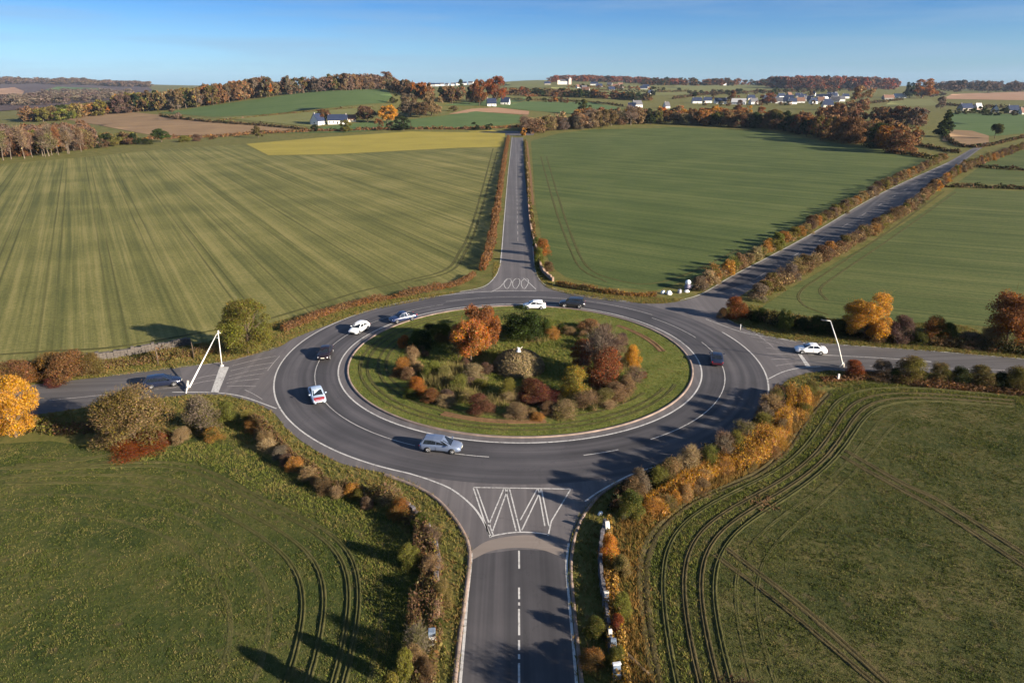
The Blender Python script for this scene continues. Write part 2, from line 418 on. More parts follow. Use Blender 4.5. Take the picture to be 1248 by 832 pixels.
PROTO = {}
def proto(shape, lod, var):
    """meshes of one plant kind: (crown, trunk) for the near ones, one joined mesh for far ones"""
    key = (shape, lod, var)
    if key in PROTO: return PROTO[key]
    rng = np.random.default_rng(sum(ord(c) for c in str(key)) * 7 + var * 131)
    bare = shape.startswith('bare'); sh = {'bare': 'oak', 'baretall': 'tall', 'barebush': 'bush', 'thin': 'oak'}.get(shape, shape)
    nl = {'x': 44, 'n': 52, 'm': 28, 'f': 16}[lod]
    if sh == 'fir': nl = int(nl * 1.5)
    C, R = crown_lobes(sh, rng, nl)
    if bare:
        n = {'n': 5200, 'm': 2200, 'f': 800}[lod]; w = {'n': .0035, 'm': .006, 'f': .012}[lod]
        V, F, v = twigs(C, R * 1.25, n, rng, .085, w)
        P, N = blob_points(n // 4, C, R * 1.1, rng, .9); V2, F2, v2 = leaf_quads(P, N, {'n': .012, 'm': .02, 'f': .034}[lod], rng)
        F = np.r_[F, F2 + len(V)]; V = np.r_[V, V2]; v = np.r_[v, v2]
    else:
        n = {'x': 42000, 'n': 20000, 'm': 7500, 'f': 2600}[lod]; sz = {'x': .0078, 'n': .0112, 'm': .0185, 'f': .029}[lod]
        if shape == 'thin': n = int(n * .38)
        P, N = blob_points(n, C, R, rng, .5)
        if sh == 'bush': k = P[:, 2] > -.02; P, N = P[k], N[k]
        V, F, v = leaf_quads(P, N, sz, rng)
        if lod in 'nx':       # stray twigs break the outline
            V2, F2, v2 = twigs(C, R * 1.15, 900, rng, .06, .0022); F = np.r_[F, F2 + len(V)]; V = np.r_[V, V2]; v = np.r_[v, v2]
    mb = MB(); fork = {'oak': .27, 'round': .15, 'bush': .06, 'tall': .33, 'fir': .3}[sh]
    th = {'oak': .022, 'round': .02, 'bush': .012, 'tall': .016, 'fir': .016}[sh] * (1.05 if bare else 1) * (1.35 if lod == 'f' else 1)
    limbs(mb, C, rng, th, 0, {'x': 30, 'n': 24 if bare else 18, 'm': 12, 'f': 6}[lod], fork)
    bm = M_PALEBARK if bare else M_BARK
    lm = M_TWIG if bare else M_LEAF
    if lod == 'f':
        tv = np.array(mb.v); tf = np.array([f for f in mb.f if len(f) == 4], np.int32)
        me = mesh_np(shape + '_far', np.r_[V, tv], np.r_[F, tf + len(V)], [lm, bm], np.r_[np.zeros(len(F)), np.ones(len(tf))].astype(int), attr=np.r_[v, np.zeros(len(tv))])
        PROTO[key] = (me, None)
    else:
        PROTO[key] = (mesh_np(shape + '_crown', V, F, lm, attr=v), mb.mesh(shape + '_trunk', bm))
    return PROTO[key]

COLS = {   # leaf colours (linear) and second tints
    'gold': ((.44, .215, .018), (.34, .16, .016)), 'yellow': ((.37, .21, .018), (.27, .17, .02)), 'orange': ((.33, .12, .018), (.22, .08, .016)),
    'rust': ((.21, .062, .018), (.13, .045, .02)), 'russet': ((.17, .075, .03), (.12, .065, .03)), 'brown': ((.13, .075, .038), (.10, .07, .035)),
    'tan': ((.22, .145, .07), (.17, .105, .05)), 'grey': ((.15, .115, .08), (.12, .085, .058)), 'olive': ((.105, .095, .024), (.14, .11, .025)),
    'green': ((.05, .066, .016), (.075, .08, .018)), 'dark': ((.02, .03, .012), (.032, .04, .015)), 'lime': ((.15, .15, .03), (.10, .11, .025)),
    'maroon': ((.10, .03, .022), (.075, .035, .024)), 'amber': ((.36, .185, .03), (.25, .12, .025)), 'mix': ((.12, .09, .03), (.22, .08, .02)), 'bracken': ((.30, .145, .035), (.23, .10, .025)),
    'beige': ((.27, .2, .10), (.20, .14, .07)), 'purple': ((.09, .06, .05), (.12, .07, .045)), 'redgreen': ((.05, .06, .02), (.17, .055, .018))}
ALT = {'tan': ['olive', 'beige', 'brown'], 'brown': ['olive', 'tan', 'grey', 'russet'], 'bracken': ['tan', 'olive', 'amber'], 'grey': ['olive', 'brown'], 'olive': ['brown', 'lime', 'tan'], 'purple': ['brown', 'grey', 'tan'], 'maroon': ['brown', 'russet'], 'rust': ['brown', 'russet', 'orange'], 'amber': ['bracken', 'olive', 'orange'], 'dark': ['green', 'olive'], 'russet': ['brown', 'tan', 'orange'], 'beige': ['tan', 'olive']}
def jit(c, rng=rnd, a=.16):
    k = 1 + rng.uniform(-a, a); return tuple(min(1, q * k * (1 + rng.uniform(-a, a) * .5)) for q in c)
HAZE = .000025
def plant(x, y, h, w, col, shape='round', lod='n', name='tree', label=None, cat='tree', group=None, var=None, c2=None, z=None):
    """one tree or bush: crown and trunk parts under an Empty, or a single small mesh far away"""
    a, b = COLS[col]; 
    if c2: b = COLS[c2][0]
    elif col in ALT and rnd.random() < .55: b = COLS[rnd.choice(ALT[col])][0]
    a, b = jit(a), jit(b); v = rnd.randrange(4 if lod not in 'nx' else 3) if var is None else var
    me, tr = proto(shape, lod, v); z = H(x, y) if z is None else z
    rz = rnd.uniform(0, 2 * PI); lean = (rnd.uniform(-.04, .04), rnd.uniform(-.04, .04))
    if tr is None:
        o = link(name, me); crown = o
        o.location = (x, y, z - .03 * h); o.rotation_euler = (*lean, rz); o.scale = (w, w * rnd.uniform(.88, 1.12), h)
    else:
        o = empty(name, (x, y, z), 0); crown = link('crown', me, o); t = link('trunk' if cat == 'tree' else 'stem', tr, o)
        for q in (crown, t):
            q.rotation_euler = (*lean, rz); q.scale = (w, w * .97, h)
    crown.color = (*a, 1); crown['tint'] = [*b, 1.0]
    return tag(o, label, cat, group)
def pplant(px, base, top, wpx, col, shape='round', **kw):
    """plant surveyed from the photo: base point on the ground, top row, crown width in pixels"""
    x, y = G(px, base); gz = H(x, y); h = zrow(y, top) - gz
    dep = y / (CP - (base - 416) / FPX * SP); w = wpx * dep / FPX
    kx = {'oak': .98, 'round': .98, 'bush': 1.12, 'tall': .56, 'fir': .6, 'thin': .98, 'bare': .98, 'barebush': 1.12, 'baretall': .56}[shape]
    return plant(x, y, h / 1.0, w / kx, col, shape, **kw)

# hedges and hedge banks: dense leaf strips along a path
def hedge(pts, hgt, wid, cols, dens, leaf, label, name='hedge', cat='hedge', seed=1, ragged=.35, mats=None, gaps=0., twig=.35):
    rng = np.random.default_rng(seed); P = resample(pts, 1.0); n = len(P)
    T = np.gradient(P, axis=0); T /= np.hypot(*T.T)[:, None]; N = np.c_[-T[:, 1], T[:, 0]]
    ker = np.hanning(7)[1:-1]; ker /= ker.sum(); nz = lambda a: np.convolve(rng.normal(size=n + 4), ker, 'valid') * a
    hh = np.maximum(.25, hgt * (1 + nz(ragged * 1.4))); ww = wid * (1 + nz(ragged)) / 2; off = nz(wid * .2)
    if gaps: hh *= np.where(nz(1.) > gaps, .25, 1)
    m = int(n * dens); k = rng.integers(0, n - 1, m); t = rng.random(m)
    c = P[k] + (P[np.minimum(k + 1, n - 1)] - P[k]) * t[:, None]; hk, wk = hh[k] * rng.uniform(.85, 1.12, m), ww[k]
    a = rng.uniform(-.25, PI + .25, m); rr = 1 - .5 * rng.random(m) ** 2
    sx = np.cos(a); sz = np.clip(np.sin(a), -.05, 1) ** .6 * np.sign(np.maximum(np.sin(a), 0)); 
    o = (np.sign(sx) * np.abs(sx) ** .6 * rr * wk + off[k])[:, None] * N[k]
    X = c + o; Z = np.maximum(.03, sz * rr * hk) * rng.uniform(.75, 1.0, m); Z = np.where(rng.random(m) < .25, rng.random(m) * hk * .8, Z)
    L = np.c_[X, Hs(X[:, 0], X[:, 1]) + Z]; Nr = np.c_[N[k] * sx[:, None], np.maximum(sz, 0) + .2]
    V, F, v = leaf_quads(L, Nr, leaf, rng, .6, .9)
    # upright twigs
    mt = int(m * twig); k2 = rng.integers(0, m, mt); b = L[k2]; e = b + np.c_[rng.normal(size=(mt, 2)) * .12, rng.uniform(.15, .5, mt)] * hgt * .6
    s = rng.normal(size=(mt, 3)) * leaf * .12; V2 = np.stack([b - s, b + s, e + s * .3, e - s * .3], 1).reshape(-1, 3)
    F = np.r_[F, np.arange(4 * mt).reshape(-1, 4) + len(V)]; v = np.r_[v, np.repeat(rng.random(mt), 4)]; V = np.r_[V, V2]
    o = link(name, mesh_np(name, V, F, M_HEDGE, attr=v)); o.color = (*COLS[cols[0]][0], 1); o['tint'] = [*COLS[cols[1]][0], 1.0]
    return tag(o, label, cat)
M_HEDGE = foliage_mat('hedge_leaf', .2, .35, .22)

def grass_blades(name, X, Y, hgt, wid, per, mat, label, seed=3, lean=.5, zoff=0.0):
    rng = np.random.default_rng(seed); n = len(X) * per
    x = np.repeat(X, per) + rng.normal(size=n) * .09; y = np.repeat(Y, per) + rng.normal(size=n) * .09
    z = Hs(x, y) + zoff; h = np.repeat(np.broadcast_to(hgt, len(X)), per) * rng.uniform(.5, 1.3, n); a = rng.uniform(0, PI, n)
    wx, wy = np.cos(a) * wid, np.sin(a) * wid; lx, ly = rng.normal(size=(2, n)) * lean * h
    V = np.stack([np.c_[x - wx, y - wy, z - .02], np.c_[x + wx, y + wy, z - .02], np.c_[x + lx, y + ly, z + h]], 1).reshape(-1, 3)
    v = np.repeat(np.clip(np.repeat(rng.random(len(X)), per) * .6 + rng.random(n) * .4, 0, 1), 3)
    o = link(name, mesh_np(name, V, np.arange(3 * n).reshape(-1, 3), mat, attr=v))
    return tag(o, label, 'grass', kind='stuff')
def patchy(x, y, seed, s=1.0):
    g = np.random.default_rng(seed); v = 0
    for i in range(9):
        a = g.uniform(0, 6.28); k = 2 * PI / (g.uniform(2.5, 16) * s); v = v + np.sin(k * (x * math.cos(a) + y * math.sin(a)) + g.uniform(0, 6.28))
    return np.clip(.5 + v / 5, 0, 1)
def scatter(poly, dens, seed=1, holes=()):
    rng = np.random.default_rng(seed); A = np.array(poly); (x0, y0), (x1, y1) = A.min(0), A.max(0)
    n = int((x1 - x0) * (y1 - y0) * dens); x = rng.uniform(x0, x1, n); y = rng.uniform(y0, y1, n); k = inpoly(x, y, poly)
    for h in holes: k &= ~inpoly(x, y, h)
    return x[k], y[k]
# ------------------------------------------------------------------ light, sky, camera
w = bpy.data.worlds.new('World'); scene.world = w; w.use_nodes = True
wt = w.node_tree; bg = wt.nodes['Background']
sky = wt.nodes.new('ShaderNodeTexSky'); sky.sky_type = 'NISHITA'; sky.sun_disc = False
sky.sun_elevation = SUN_EL; sky.sun_rotation = SUN_AZ; sky.air_density = 1.0; sky.dust_density = .6; sky.ozone_density = 2.0; sky.altitude = 100
# thin streaky cloud low over the horizon
tc = wt.nodes.new('ShaderNodeTexCoord'); mp = wt.nodes.new('ShaderNodeMapping'); mp.inputs['Scale'].default_value = (2.2, 2.2, 26)
nz = wt.nodes.new('ShaderNodeTexNoise'); nz.inputs['Scale'].default_value = 1.7; nz.inputs['Detail'].default_value = 6; nz.inputs['Roughness'].default_value = .55
rp = wt.nodes.new('ShaderNodeValToRGB'); rp.color_ramp.elements[0].position = .42; rp.color_ramp.elements[0].color = (0, 0, 0, 1); rp.color_ramp.elements[1].position = .68; rp.color_ramp.elements[1].color = (.42, .42, .42, 1)
mx = wt.nodes.new('ShaderNodeMix'); mx.data_type = 'RGBA'; mx.inputs[7].default_value = (2.3, 3.3, 4.5, 1)
wt.links.new(tc.outputs['Generated'], mp.inputs[0]); wt.links.new(mp.outputs[0], nz.inputs['Vector']); wt.links.new(nz.outputs['Fac'], rp.inputs[0])
# the clear blue of this autumn sky deepens quickly above the horizon
sz_ = wt.nodes.new('ShaderNodeSeparateXYZ'); tr_ = wt.nodes.new('ShaderNodeValToRGB'); tm = wt.nodes.new('ShaderNodeMix'); tm.data_type = 'RGBA'; tm.blend_type = 'MULTIPLY'; tm.inputs[0].default_value = 1
for e_, (p_, c_) in zip([tr_.color_ramp.elements[0], tr_.color_ramp.elements[1], tr_.color_ramp.elements.new(.06), tr_.color_ramp.elements.new(.115)], ((0., (.52, .84, 1.5)), (.5, (.17, .31, .60)), (.055, (.385, .65, 1.13)), (.12, (.145, .405, .87)))):
    e_.position = p_; e_.color = (*c_, 1)
wt.links.new(tc.outputs['Generated'], sz_.inputs[0]); wt.links.new(sz_.outputs[2], tr_.inputs[0]); wt.links.new(sky.outputs[0], tm.inputs[6]); wt.links.new(tr_.outputs[0], tm.inputs[7])
wt.links.new(rp.outputs[0], mx.inputs[0]); wt.links.new(tm.outputs[2], mx.inputs[6]); wt.links.new(mx.outputs[2], bg.inputs[0])
bg.inputs[1].default_value = .05
sun = bpy.data.lights.new('sun', 'SUN'); sun.energy = 5.0; sun.angle = math.radians(.55); sun.color = (1, .88, .72)
so = link('sun', sun); so.rotation_euler = (PI / 2 - SUN_EL, 0, PI - SUN_AZ); so.location = (80, -50, 90)
cam = bpy.data.cameras.new('camera'); co_ = link('camera', cam); co_.location = (0, 0, CAMH); co_.rotation_euler = (PI / 2 - PITCH, 0, 0)
cam.sensor_width = 36; cam.lens = 24; cam.clip_end = 20000; cam.clip_start = .5; scene.camera = co_
vs = scene.view_settings; vs.view_transform = 'Standard'; vs.look = 'None'; vs.gamma = 1; vs.exposure = EXPOSURE = 1.62
scene.render.resolution_x, scene.render.resolution_y = 1024, 682
scene.cycles.max_bounces = 5; scene.cycles.diffuse_bounces = 2; scene.cycles.glossy_bounces = 2; scene.cycles.transmission_bounces = 3; scene.cycles.transparent_max_bounces = 4

# ------------------------------------------------------------------ ground
M_VERGE = grass_mat('verge_grass', [(.05, .052, .014), (.085, .088, .022), (.13, .115, .035), (.16, .115, .05)], .22, .1, (.13, .07, .03))
yy = np.r_[np.linspace(-160, 300, 93), np.exp(np.linspace(math.log(306), math.log(7800), 150))]
uu = np.linspace(-1.9, 1.9, 190); XX = uu[None, :] * np.maximum(yy, 170)[:, None]; YY = np.repeat(yy[:, None], len(uu), 1)
ZZ = Hs(XX, YY) - .0; i = np.arange(len(yy) - 1)[:, None] * len(uu) + np.arange(len(uu) - 1)[None, :]
me = mesh_np('ground', np.c_[XX.ravel(), YY.ravel(), ZZ.ravel()], np.stack([i, i + 1, i + 1 + len(uu), i + len(uu)], -1).reshape(-1, 4), M_VERGE, smooth_=True)
tag(link('ground', me), 'rough autumn grass ground under the whole landscape', 'ground', kind='structure')

# ------------------------------------------------------------------ fields (near ones, flat)
F_NW = GL([(-260, 470), (-60, 452), (60, 440), (130, 435), (235, 420), (290, 409), (340, 391), (400, 376), (450, 363), (520, 351), (560, 341), (583, 326), (592, 300), (600, 262), (608, 215), (613, 180), (560, 181), (500, 184), (405, 189), (325, 190), (298, 176), (200, 182), (100, 192), (0, 200), (-200, 214)])
F_YEL = GL([(613.5, 179), (560, 180.2), (500, 183.2), (405, 188.2), (327, 189.2), (300, 175.5), (400, 167), (500, 160.5), (600, 158.8), (616, 162)])
F_NE = GL([(647, 172), (653, 250), (662, 300), (672, 325), (690, 338), (740, 350), (800, 354), (850, 337), (900, 312), (960, 280), (1030, 245), (1090, 215), (1130, 196), (1105, 185), (1060, 181), (1000, 172), (940, 161), (880, 157), (800, 154), (770, 152), (720, 158), (680, 163)])
F_E1 = GL([(926, 376), (962, 352), (1020, 319), (1080, 286), (1135, 252), (1165, 230), (1248, 233), (1500, 240), (1560, 440), (1248, 402), (1180, 396), (1100, 393), (1000, 388)])
F_E2 = GL([(1168, 222), (1192, 205), (1248, 209), (1420, 214), (1440, 234), (1248, 227)])
F_E3 = GL([(1196, 202), (1225, 183), (1248, 178), (1400, 178), (1420, 212), (1248, 206)])
F_SW = GL([(-120, 560), (0, 541), (60, 537), (130, 547), (200, 540), (240, 532), (290, 537), (330, 562), (380, 592), (440, 613), (480, 634), (503, 664), (513, 700), (513, 760), (510, 832)]) + [(-9, 10), (-10, -60), (-150, -60), (-150, 60)]
F_SE = GL([(806, 832), (793, 700), (790, 668), (806, 640), (846, 615), (908, 584), (956, 548), (990, 503), (1012, 476), (1060, 466), (1150, 471), (1248, 481), (1400, 496)]) + [(170, 60), (150, -60), (10, -60), (8.5, 10)]
M_FNW = field_mat('stubble_rows', (.074, .078, .024), (.128, .122, .038), (.205, .178, .064), -31, 3.4, .55, 10)
M_FYEL = field_mat('mustard_rows', (.2, .165, .035), (.25, .205, .04), (.29, .235, .05), 80, 8, .2, 90)
M_FNE = field_mat('young_cereal', (.044, .062, .018), (.068, .088, .026), (.105, .115, .038), 128, 5, .45, 14)
M_FE = field_mat('east_pasture', (.044, .058, .017), (.07, .086, .025), (.11, .113, .039), 114, 4, .5, 12)
M_FSW = grass_mat('pasture_west', [(.017, .025, .006), (.037, .05, .012), (.072, .074, .021), (.14, .105, .045)], .11, .16, (.085, .066, .034))  # ground tones darkened to paint in the shade on soil between blades
M_FSE = grass_mat('pasture_east', [(.016, .022, .006), (.036, .044, .012), (.07, .067, .021), (.14, .105, .047)], .13, .18, (.1, .076, .04))  # shaded soil under the grass is painted into these dark tones too
sheet('field', F_NW, M_FNW, .02, label='pale green striped field left of the far road', cat='field')
sheet('field', F_YEL, M_FYEL, .024, label='yellow mustard strip behind the striped field', cat='field')
sheet('field', F_NE, M_FNE, .02, label='dark green cereal field between the two far roads', cat='field')
sheet('field', F_E1, M_FE, .02, label='green field right of the north-east road', cat='field')
sheet('field', F_E2, M_FE, .02, label='small middle paddock beyond the right-hand field', cat='field')
sheet('field', F_E3, M_FE, .02, label='small farthest paddock beyond the right-hand field', cat='field')
sheet('field', F_SW, M_FSW, .02, label='dark grass field in the near left corner', cat='field')
sheet('field', F_SE, M_FSE, .02, label='dark grass field with curved ruts near right', cat='field')

def far_field(px, c1, c2, c3, ang, label, sp=8, z=.25, step=22, stripe=.3, tram=40):
    m = field_mat('far_field', c1, c2, c3, ang, sp, stripe, tram)
    sheet('field', GL(px), m, z, step, label=label, cat='field')
GRN = ((.055, .085, .028), (.07, .105, .034), (.09, .12, .042)); OLV = ((.10, .105, .035), (.13, .13, .045), (.16, .15, .055))
BRN = ((.15, .095, .055), (.2, .13, .07), (.25, .165, .085)); PNK = ((.22, .125, .075), (.27, .16, .095), (.31, .2, .12))
far_field([(75, 145), (100, 137), (150, 136), (190, 140), (260, 148), (372, 156), (330, 162), (250, 165), (190, 166), (130, 155)], *BRN, 75, 'brown ploughed field beyond the left wood')
far_field([(195, 138), (250, 130), (310, 122), (400, 111), (470, 109), (478, 118), (470, 126), (400, 132), (320, 140), (260, 143)], *GRN, 70, 'bright green field climbing to the ridge wood')
far_field([(262, 144), (322, 141), (400, 133.5), (455, 129), (450, 140), (420, 148), (376, 155)], *OLV, 70, 'olive grass strip below the bright green slope')
far_field([(330, 163), (376, 157), (440, 150), (500, 146), (500, 157), (420, 162)], *GRN, 78, 'green meadow round the white farmhouse')
far_field([(502, 157.5), (500, 146), (545, 141), (580, 136), (636, 141), (642, 149), (600, 155), (560, 157.5)], *GRN, 70, 'green meadow left of the far crossroads')
far_field([(546, 139.5), (574, 133), (606, 131.5), (645, 136), (644, 140.5), (600, 137.5)], *PNK, 85, 'narrow pink ploughed strip in the middle distance')
far_field([(598, 130), (640, 124), (720, 125), (760, 132), (720, 141), (648, 135)], *GRN, 80, 'small green field behind the pink strip')
far_field([(540, 129), (600, 121), (640, 119), (640, 123), (596, 129.5)], *GRN, 80, 'thin green field under the red wood')
far_field([(614, 107), (624, 99), (668, 98), (672, 104), (660, 108)], *OLV, 80, 'olive hilltop field left of the white castle', step=40, z=.6)
far_field([(668, 113), (672, 106), (760, 104), (830, 108), (900, 113), (860, 116), (760, 117)], *OLV, 85, 'pale hillside below the castle', step=40, z=.6)
far_field([(800, 113), (826, 104.5), (900, 103.5), (960, 104.5), (990, 109), (920, 111)], *OLV, 80, 'olive hill field above the village', step=50, z=.8)
far_field([(1075, 130), (1090, 121), (1135, 121), (1145, 129)], *OLV, 80, 'pale stubble patch in front of the orange tree', step=30)
far_field([(1148, 121), (1160, 115), (1248, 112), (1420, 112), (1430, 119), (1248, 122.5)], *PNK, 80, 'tan ploughed field on the right skyline', step=35, z=.4)
far_field([(1145, 165), (1160, 138), (1250, 139.5), (1420, 142), (1430, 160), (1248, 163), (1215, 166)], *GRN, 80, 'green paddock behind the lone round tree', z=.2)
far_field([(1148, 172), (1152, 158), (1185, 160), (1205, 166), (1205, 174), (1180, 177)], *BRN, 80, 'dark brown plot beside the lone round tree', z=.26)
far_field([(0, 115), (-30, 111), (18, 107), (30, 112), (26, 117)], *PNK, 60, 'tan hill field on the far left valley side', z=1.5, step=60)
far_field([(55, 110), (70, 106), (120, 108), (130, 112), (90, 113)], *GRN, 60, 'small green hill field in the far left valley', z=1.5, step=60)

# ------------------------------------------------------------------ road surface
M_ROAD = asphalt_mat('asphalt_worn', (.108, .097, .096), (.14, .125, .122), ang=0, stain=.18)
M_RING = asphalt_mat('asphalt_ring', (.062, .058, .061), (.1, .092, .095), polar=True, stain=.42, scale=.75)
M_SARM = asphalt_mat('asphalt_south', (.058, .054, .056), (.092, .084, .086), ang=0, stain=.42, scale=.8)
M_NARM = asphalt_mat('asphalt_north', (.095, .088, .088), (.125, .115, .115), ang=0, stain=.2)
M_NEARM = asphalt_mat('asphalt_lane', (.05, .048, .053), (.076, .072, .076), ang=35, stain=.2)
M_WARM = asphalt_mat('asphalt_side', (.085, .078, .077), (.115, .105, .102), ang=85, stain=.2)
S_L = smooth(GL([(557, 838), (562, 780), (567, 735), (573, 690), (573, 668), (566, 648), (550, 625), (530, 605), (504, 590), (470, 577), (420, 566), (380, 546), (350, 523), (333, 503), (305, 489), (269, 481)]), 5)
W_S = GL([(232, 481), (140, 492), (67, 502), (0, 511), (-150, 532)])
W_N = GL([(-150, 490), (0, 474.5), (47, 468), (135, 458.5), (215, 448.5)])
N_L = smooth(GL([(279, 440.5), (337, 424), (357, 413), (387, 401), (420, 389), (455, 378.5), (510, 367), (558, 356.5), (588, 351), (601, 341), (608.5, 328), (611, 310)]), 5)
N_UL = [(-2.4, 200), (-1.6, 300), (-1.2, 420), (-.6, 545)]; N_UR = [(8.6, 545), (6.6, 420), (5.6, 300), (5.2, 200)]
N_R = smooth(GL([(650, 310), (652, 330), (660, 345), (675, 353.5), (717, 363.5), (769, 369), (805, 370), (829, 367), (848, 362), (864, 354.5), (896, 335.5), (944, 310)]), 5)
NE_L = GL([(990, 285), (1080, 232.5), (1155, 198), (1183, 182), (1200, 174)]); NE_R = GL([(1208, 174), (1194, 182), (1158, 209), (1082, 264), (1020, 300)])
NE_in = smooth(GL([(981, 316), (938, 340), (905, 359), (888, 373), (884, 383), (895, 394), (929, 408.5), (969, 416), (1030, 421)]), 5)
E_N = GL([(1131, 428), (1248, 438), (1500, 458)]); E_S = GL([(1500, 482), (1248, 456), (1100, 454)])
SE_in = smooth(GL([(1010, 451.5), (975, 457), (955, 467), (940, 487), (922, 518), (895, 540), (860, 552), (805, 570), (769, 581), (735, 598), (712, 622), (698, 650), (692, 690), (695, 735), (700, 790), (705, 838)]), 5)
SOUTH = [(5.2, 20), (5.2, -60), (-3.6, -60), (-3.6, 20)]
OUT = S_L + W_S + W_N + N_L + N_UL + N_UR + N_R + NE_L + NE_R + NE_in + E_N + E_S + SE_in + SOUTH
R_ISL = 24.5
sheet('road', OUT, M_ROAD, .03, holes=[arc(R_ISL - .1, 0, 355, 100)], label='worn grey asphalt of the roundabout and its five arms', cat='road')
V, F = strip_mesh(arc(29.95, 0, 357.5, 144), [(-4.2, 0), (0, 0), (4.2, 0)], .034, True)
tag(link('roundabout_lane', mesh_np('roundabout_lane', V, F, M_RING)), 'dark circular carriageway around the planted island', 'road', kind='structure')
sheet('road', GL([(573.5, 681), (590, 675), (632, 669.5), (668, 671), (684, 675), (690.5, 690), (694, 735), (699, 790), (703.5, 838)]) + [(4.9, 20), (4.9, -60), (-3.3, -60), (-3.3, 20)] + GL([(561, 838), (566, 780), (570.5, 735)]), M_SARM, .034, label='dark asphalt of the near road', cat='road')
sheet('road', [(-2.1, 165), (5., 165), (5., 200)] + N_UR[::-1] + N_UL[::-1], M_NARM, .034, label='straight grey road running away to the hills', cat='road')
sheet('road', GL([(872, 357), (897, 340), (944, 313), (990, 288), (1080, 235), (1155, 200.5), (1183, 183), (1192, 182), (1155, 208), (1080, 262), (1020, 298), (979, 314.5), (936, 338)]), M_NEARM, .034, label='grey lane running north-east between bushes', cat='road')
sheet('road', W_N + GL([(219, 449), (228, 480)]) + W_S, M_WARM, .034, label='shaded side road on the left', cat='road')
sheet('road', GL([(978, 418), (1030, 422.5)]) + E_N + E_S + GL([(1010, 450), (992, 452)]), M_WARM, .034, label='side road on the right', cat='road')
sheet('road', GL([(606, 165), (560, 166.5), (545, 166), (560, 163), (606, 160), (640, 160), (652, 161.5), (650, 165)]), M_NARM, .045, step=20, label='crossing lane at the far end of the straight road', cat='road')
# pale threshold band over the near arm
M_BAND = asphalt_mat('pale_band', (.2, .165, .14), (.26, .215, .18), ang=90, stain=.1)
sheet('road_band', smooth(GL([(573.5, 672), (595, 659), (632, 652.5), (662, 655), (686, 668)]), 5) + smooth(GL([(689, 681), (662, 670.5), (632, 667.5), (600, 671), (574, 683)]), 5), M_BAND, .038, label='pale curved band across the mouth of the near road', cat='road')

# ------------------------------------------------------------------ painted markings
M_WHITE = paint_mat('road_paint', (.52, .5, .47), .6); M_SOFT = paint_mat('soft_paint', (.44, .42, .4), .65); M_FAINT = paint_mat('faded_paint', (.36, .33, .31), .7)
def mark(pts, wd, label, m=M_WHITE, z=.042, closed=False, name='road_marking'):
    V, F = strip_mesh(pts, [(-wd / 2, 0), (wd / 2, 0)], z, closed)
    return tag(link(name, mesh_np(name, V, F, m)), label, 'road marking', kind='structure')
def pmark(px, wd, label, m=M_WHITE, n=6, **k): return mark(resample(smooth(GL(px), n) if len(px) > 2 else GL(px), .7), wd, label, m, **k)
mark(arc(25.75, 0, 357, 180), .2, 'white line circling the island kerb', closed=True)
mark(resample(np.r_[arc(34.1, 84, 250, 120), np.array(smooth(GL([(520, 583.5), (550, 596), (577, 618), (592, 641), (598, 655)]), 6))], .7), .19, 'white outer edge line round the left of the ring into the near road')
mark(resample(np.r_[arc(34.3, 378, 308, 70), np.array(smooth(GL([(805, 567), (769, 578.5), (732, 598), (713, 611)]), 6))], .7), .19, 'white outer edge line round the right of the ring')
for a0, a1 in ((118, 178), (180, 246), (251, 263), (283, 291), (300, 372), (376, 398)):
    mark(arc(29.1 + .3 * math.sin(a0), a0, a1, 24), .11, 'white lane line round the middle of the ring', M_WHITE if 180 < a0 < 320 else M_SOFT)
mark(arc(30.2, 40, 116, 40), .13, 'faint lane line across the far side of the ring', M_FAINT)
pmark([(560, 355.8), (588, 350), (601, 340.5), (608, 328), (611, 310), (615, 262), (620, 205), (624.5, 166)], .2, 'white left edge line of the far road')
pmark([(647, 262), (650, 310), (652.5, 330), (660, 343.5), (675, 352), (717, 362.5), (769, 368)], .16, 'white right edge line of the far road')
pmark([(829, 366), (848, 361), (864, 353.5), (896, 334.5), (944, 309.5), (990, 284.6), (1080, 232.8), (1155, 198.6)], .22, 'white edge line of the north-east lane')
pmark([(887, 390), (929, 407.5), (969, 415), (1030, 420.5), (1131, 427.6), (1248, 437.5)], .16, 'white far edge line of the right side road')
pmark([(860, 389), (905, 405), (945, 412), (970, 416.5)], .13, 'white give way line into the right side road')
pmark([(936, 462), (955, 453), (975, 448.5), (1000, 446.5)], .16, 'white curved corner line of the right side road')
pmark([(985, 432), (1040, 434.5), (1100, 438)], .13, 'centre line of the right side road')
pmark([(1100, 438), (1135, 441)], .2, 'short dash on the right side road')
pmark([(1060, 446), (1248, 452)], .13, 'near edge line of the right side road', M_FAINT)
pmark([(134, 458), (215, 447.5), (279, 440), (337, 423)], .13, 'faint edge line of the left side road', M_FAINT)
pmark([(210, 478), (262, 478.5), (296, 483.5), (337, 498)], .16, 'white corner line of the left side road')
pmark([(60, 488), (130, 481), (215, 472)], .13, 'centre line of the left side road', M_FAINT)
V_ = GL([(268, 447), (279, 447.5), (266, 479), (257, 478.5)])
sheet('road_marking', V_, M_WHITE, .042, label='broad white stop bar across the left side road', cat='road marking')
sheet('road_marking', GL([(972, 431), (976, 431), (988, 447), (982.5, 447)]), M_WHITE, .042, label='narrow white stop bar across the right side road', cat='road marking')
for a, b in (((283, 446), (336, 434)), ((281, 452), (333, 442)), ((279, 458.5), (328, 448)), ((277, 463), (322, 455)), ((276, 467), (316, 462)), ((277, 471), (312, 471)), ((298, 475), (320, 487)),
             ((236, 462.5), (266, 456.5)), ((232, 469), (264, 463)), ((326, 452), (341, 434))):
    pmark([a, ((a[0] + b[0]) / 2, (a[1] + b[1]) / 2 - .8), b], .11, 'thin white hatch line at the left give way', M_FAINT)
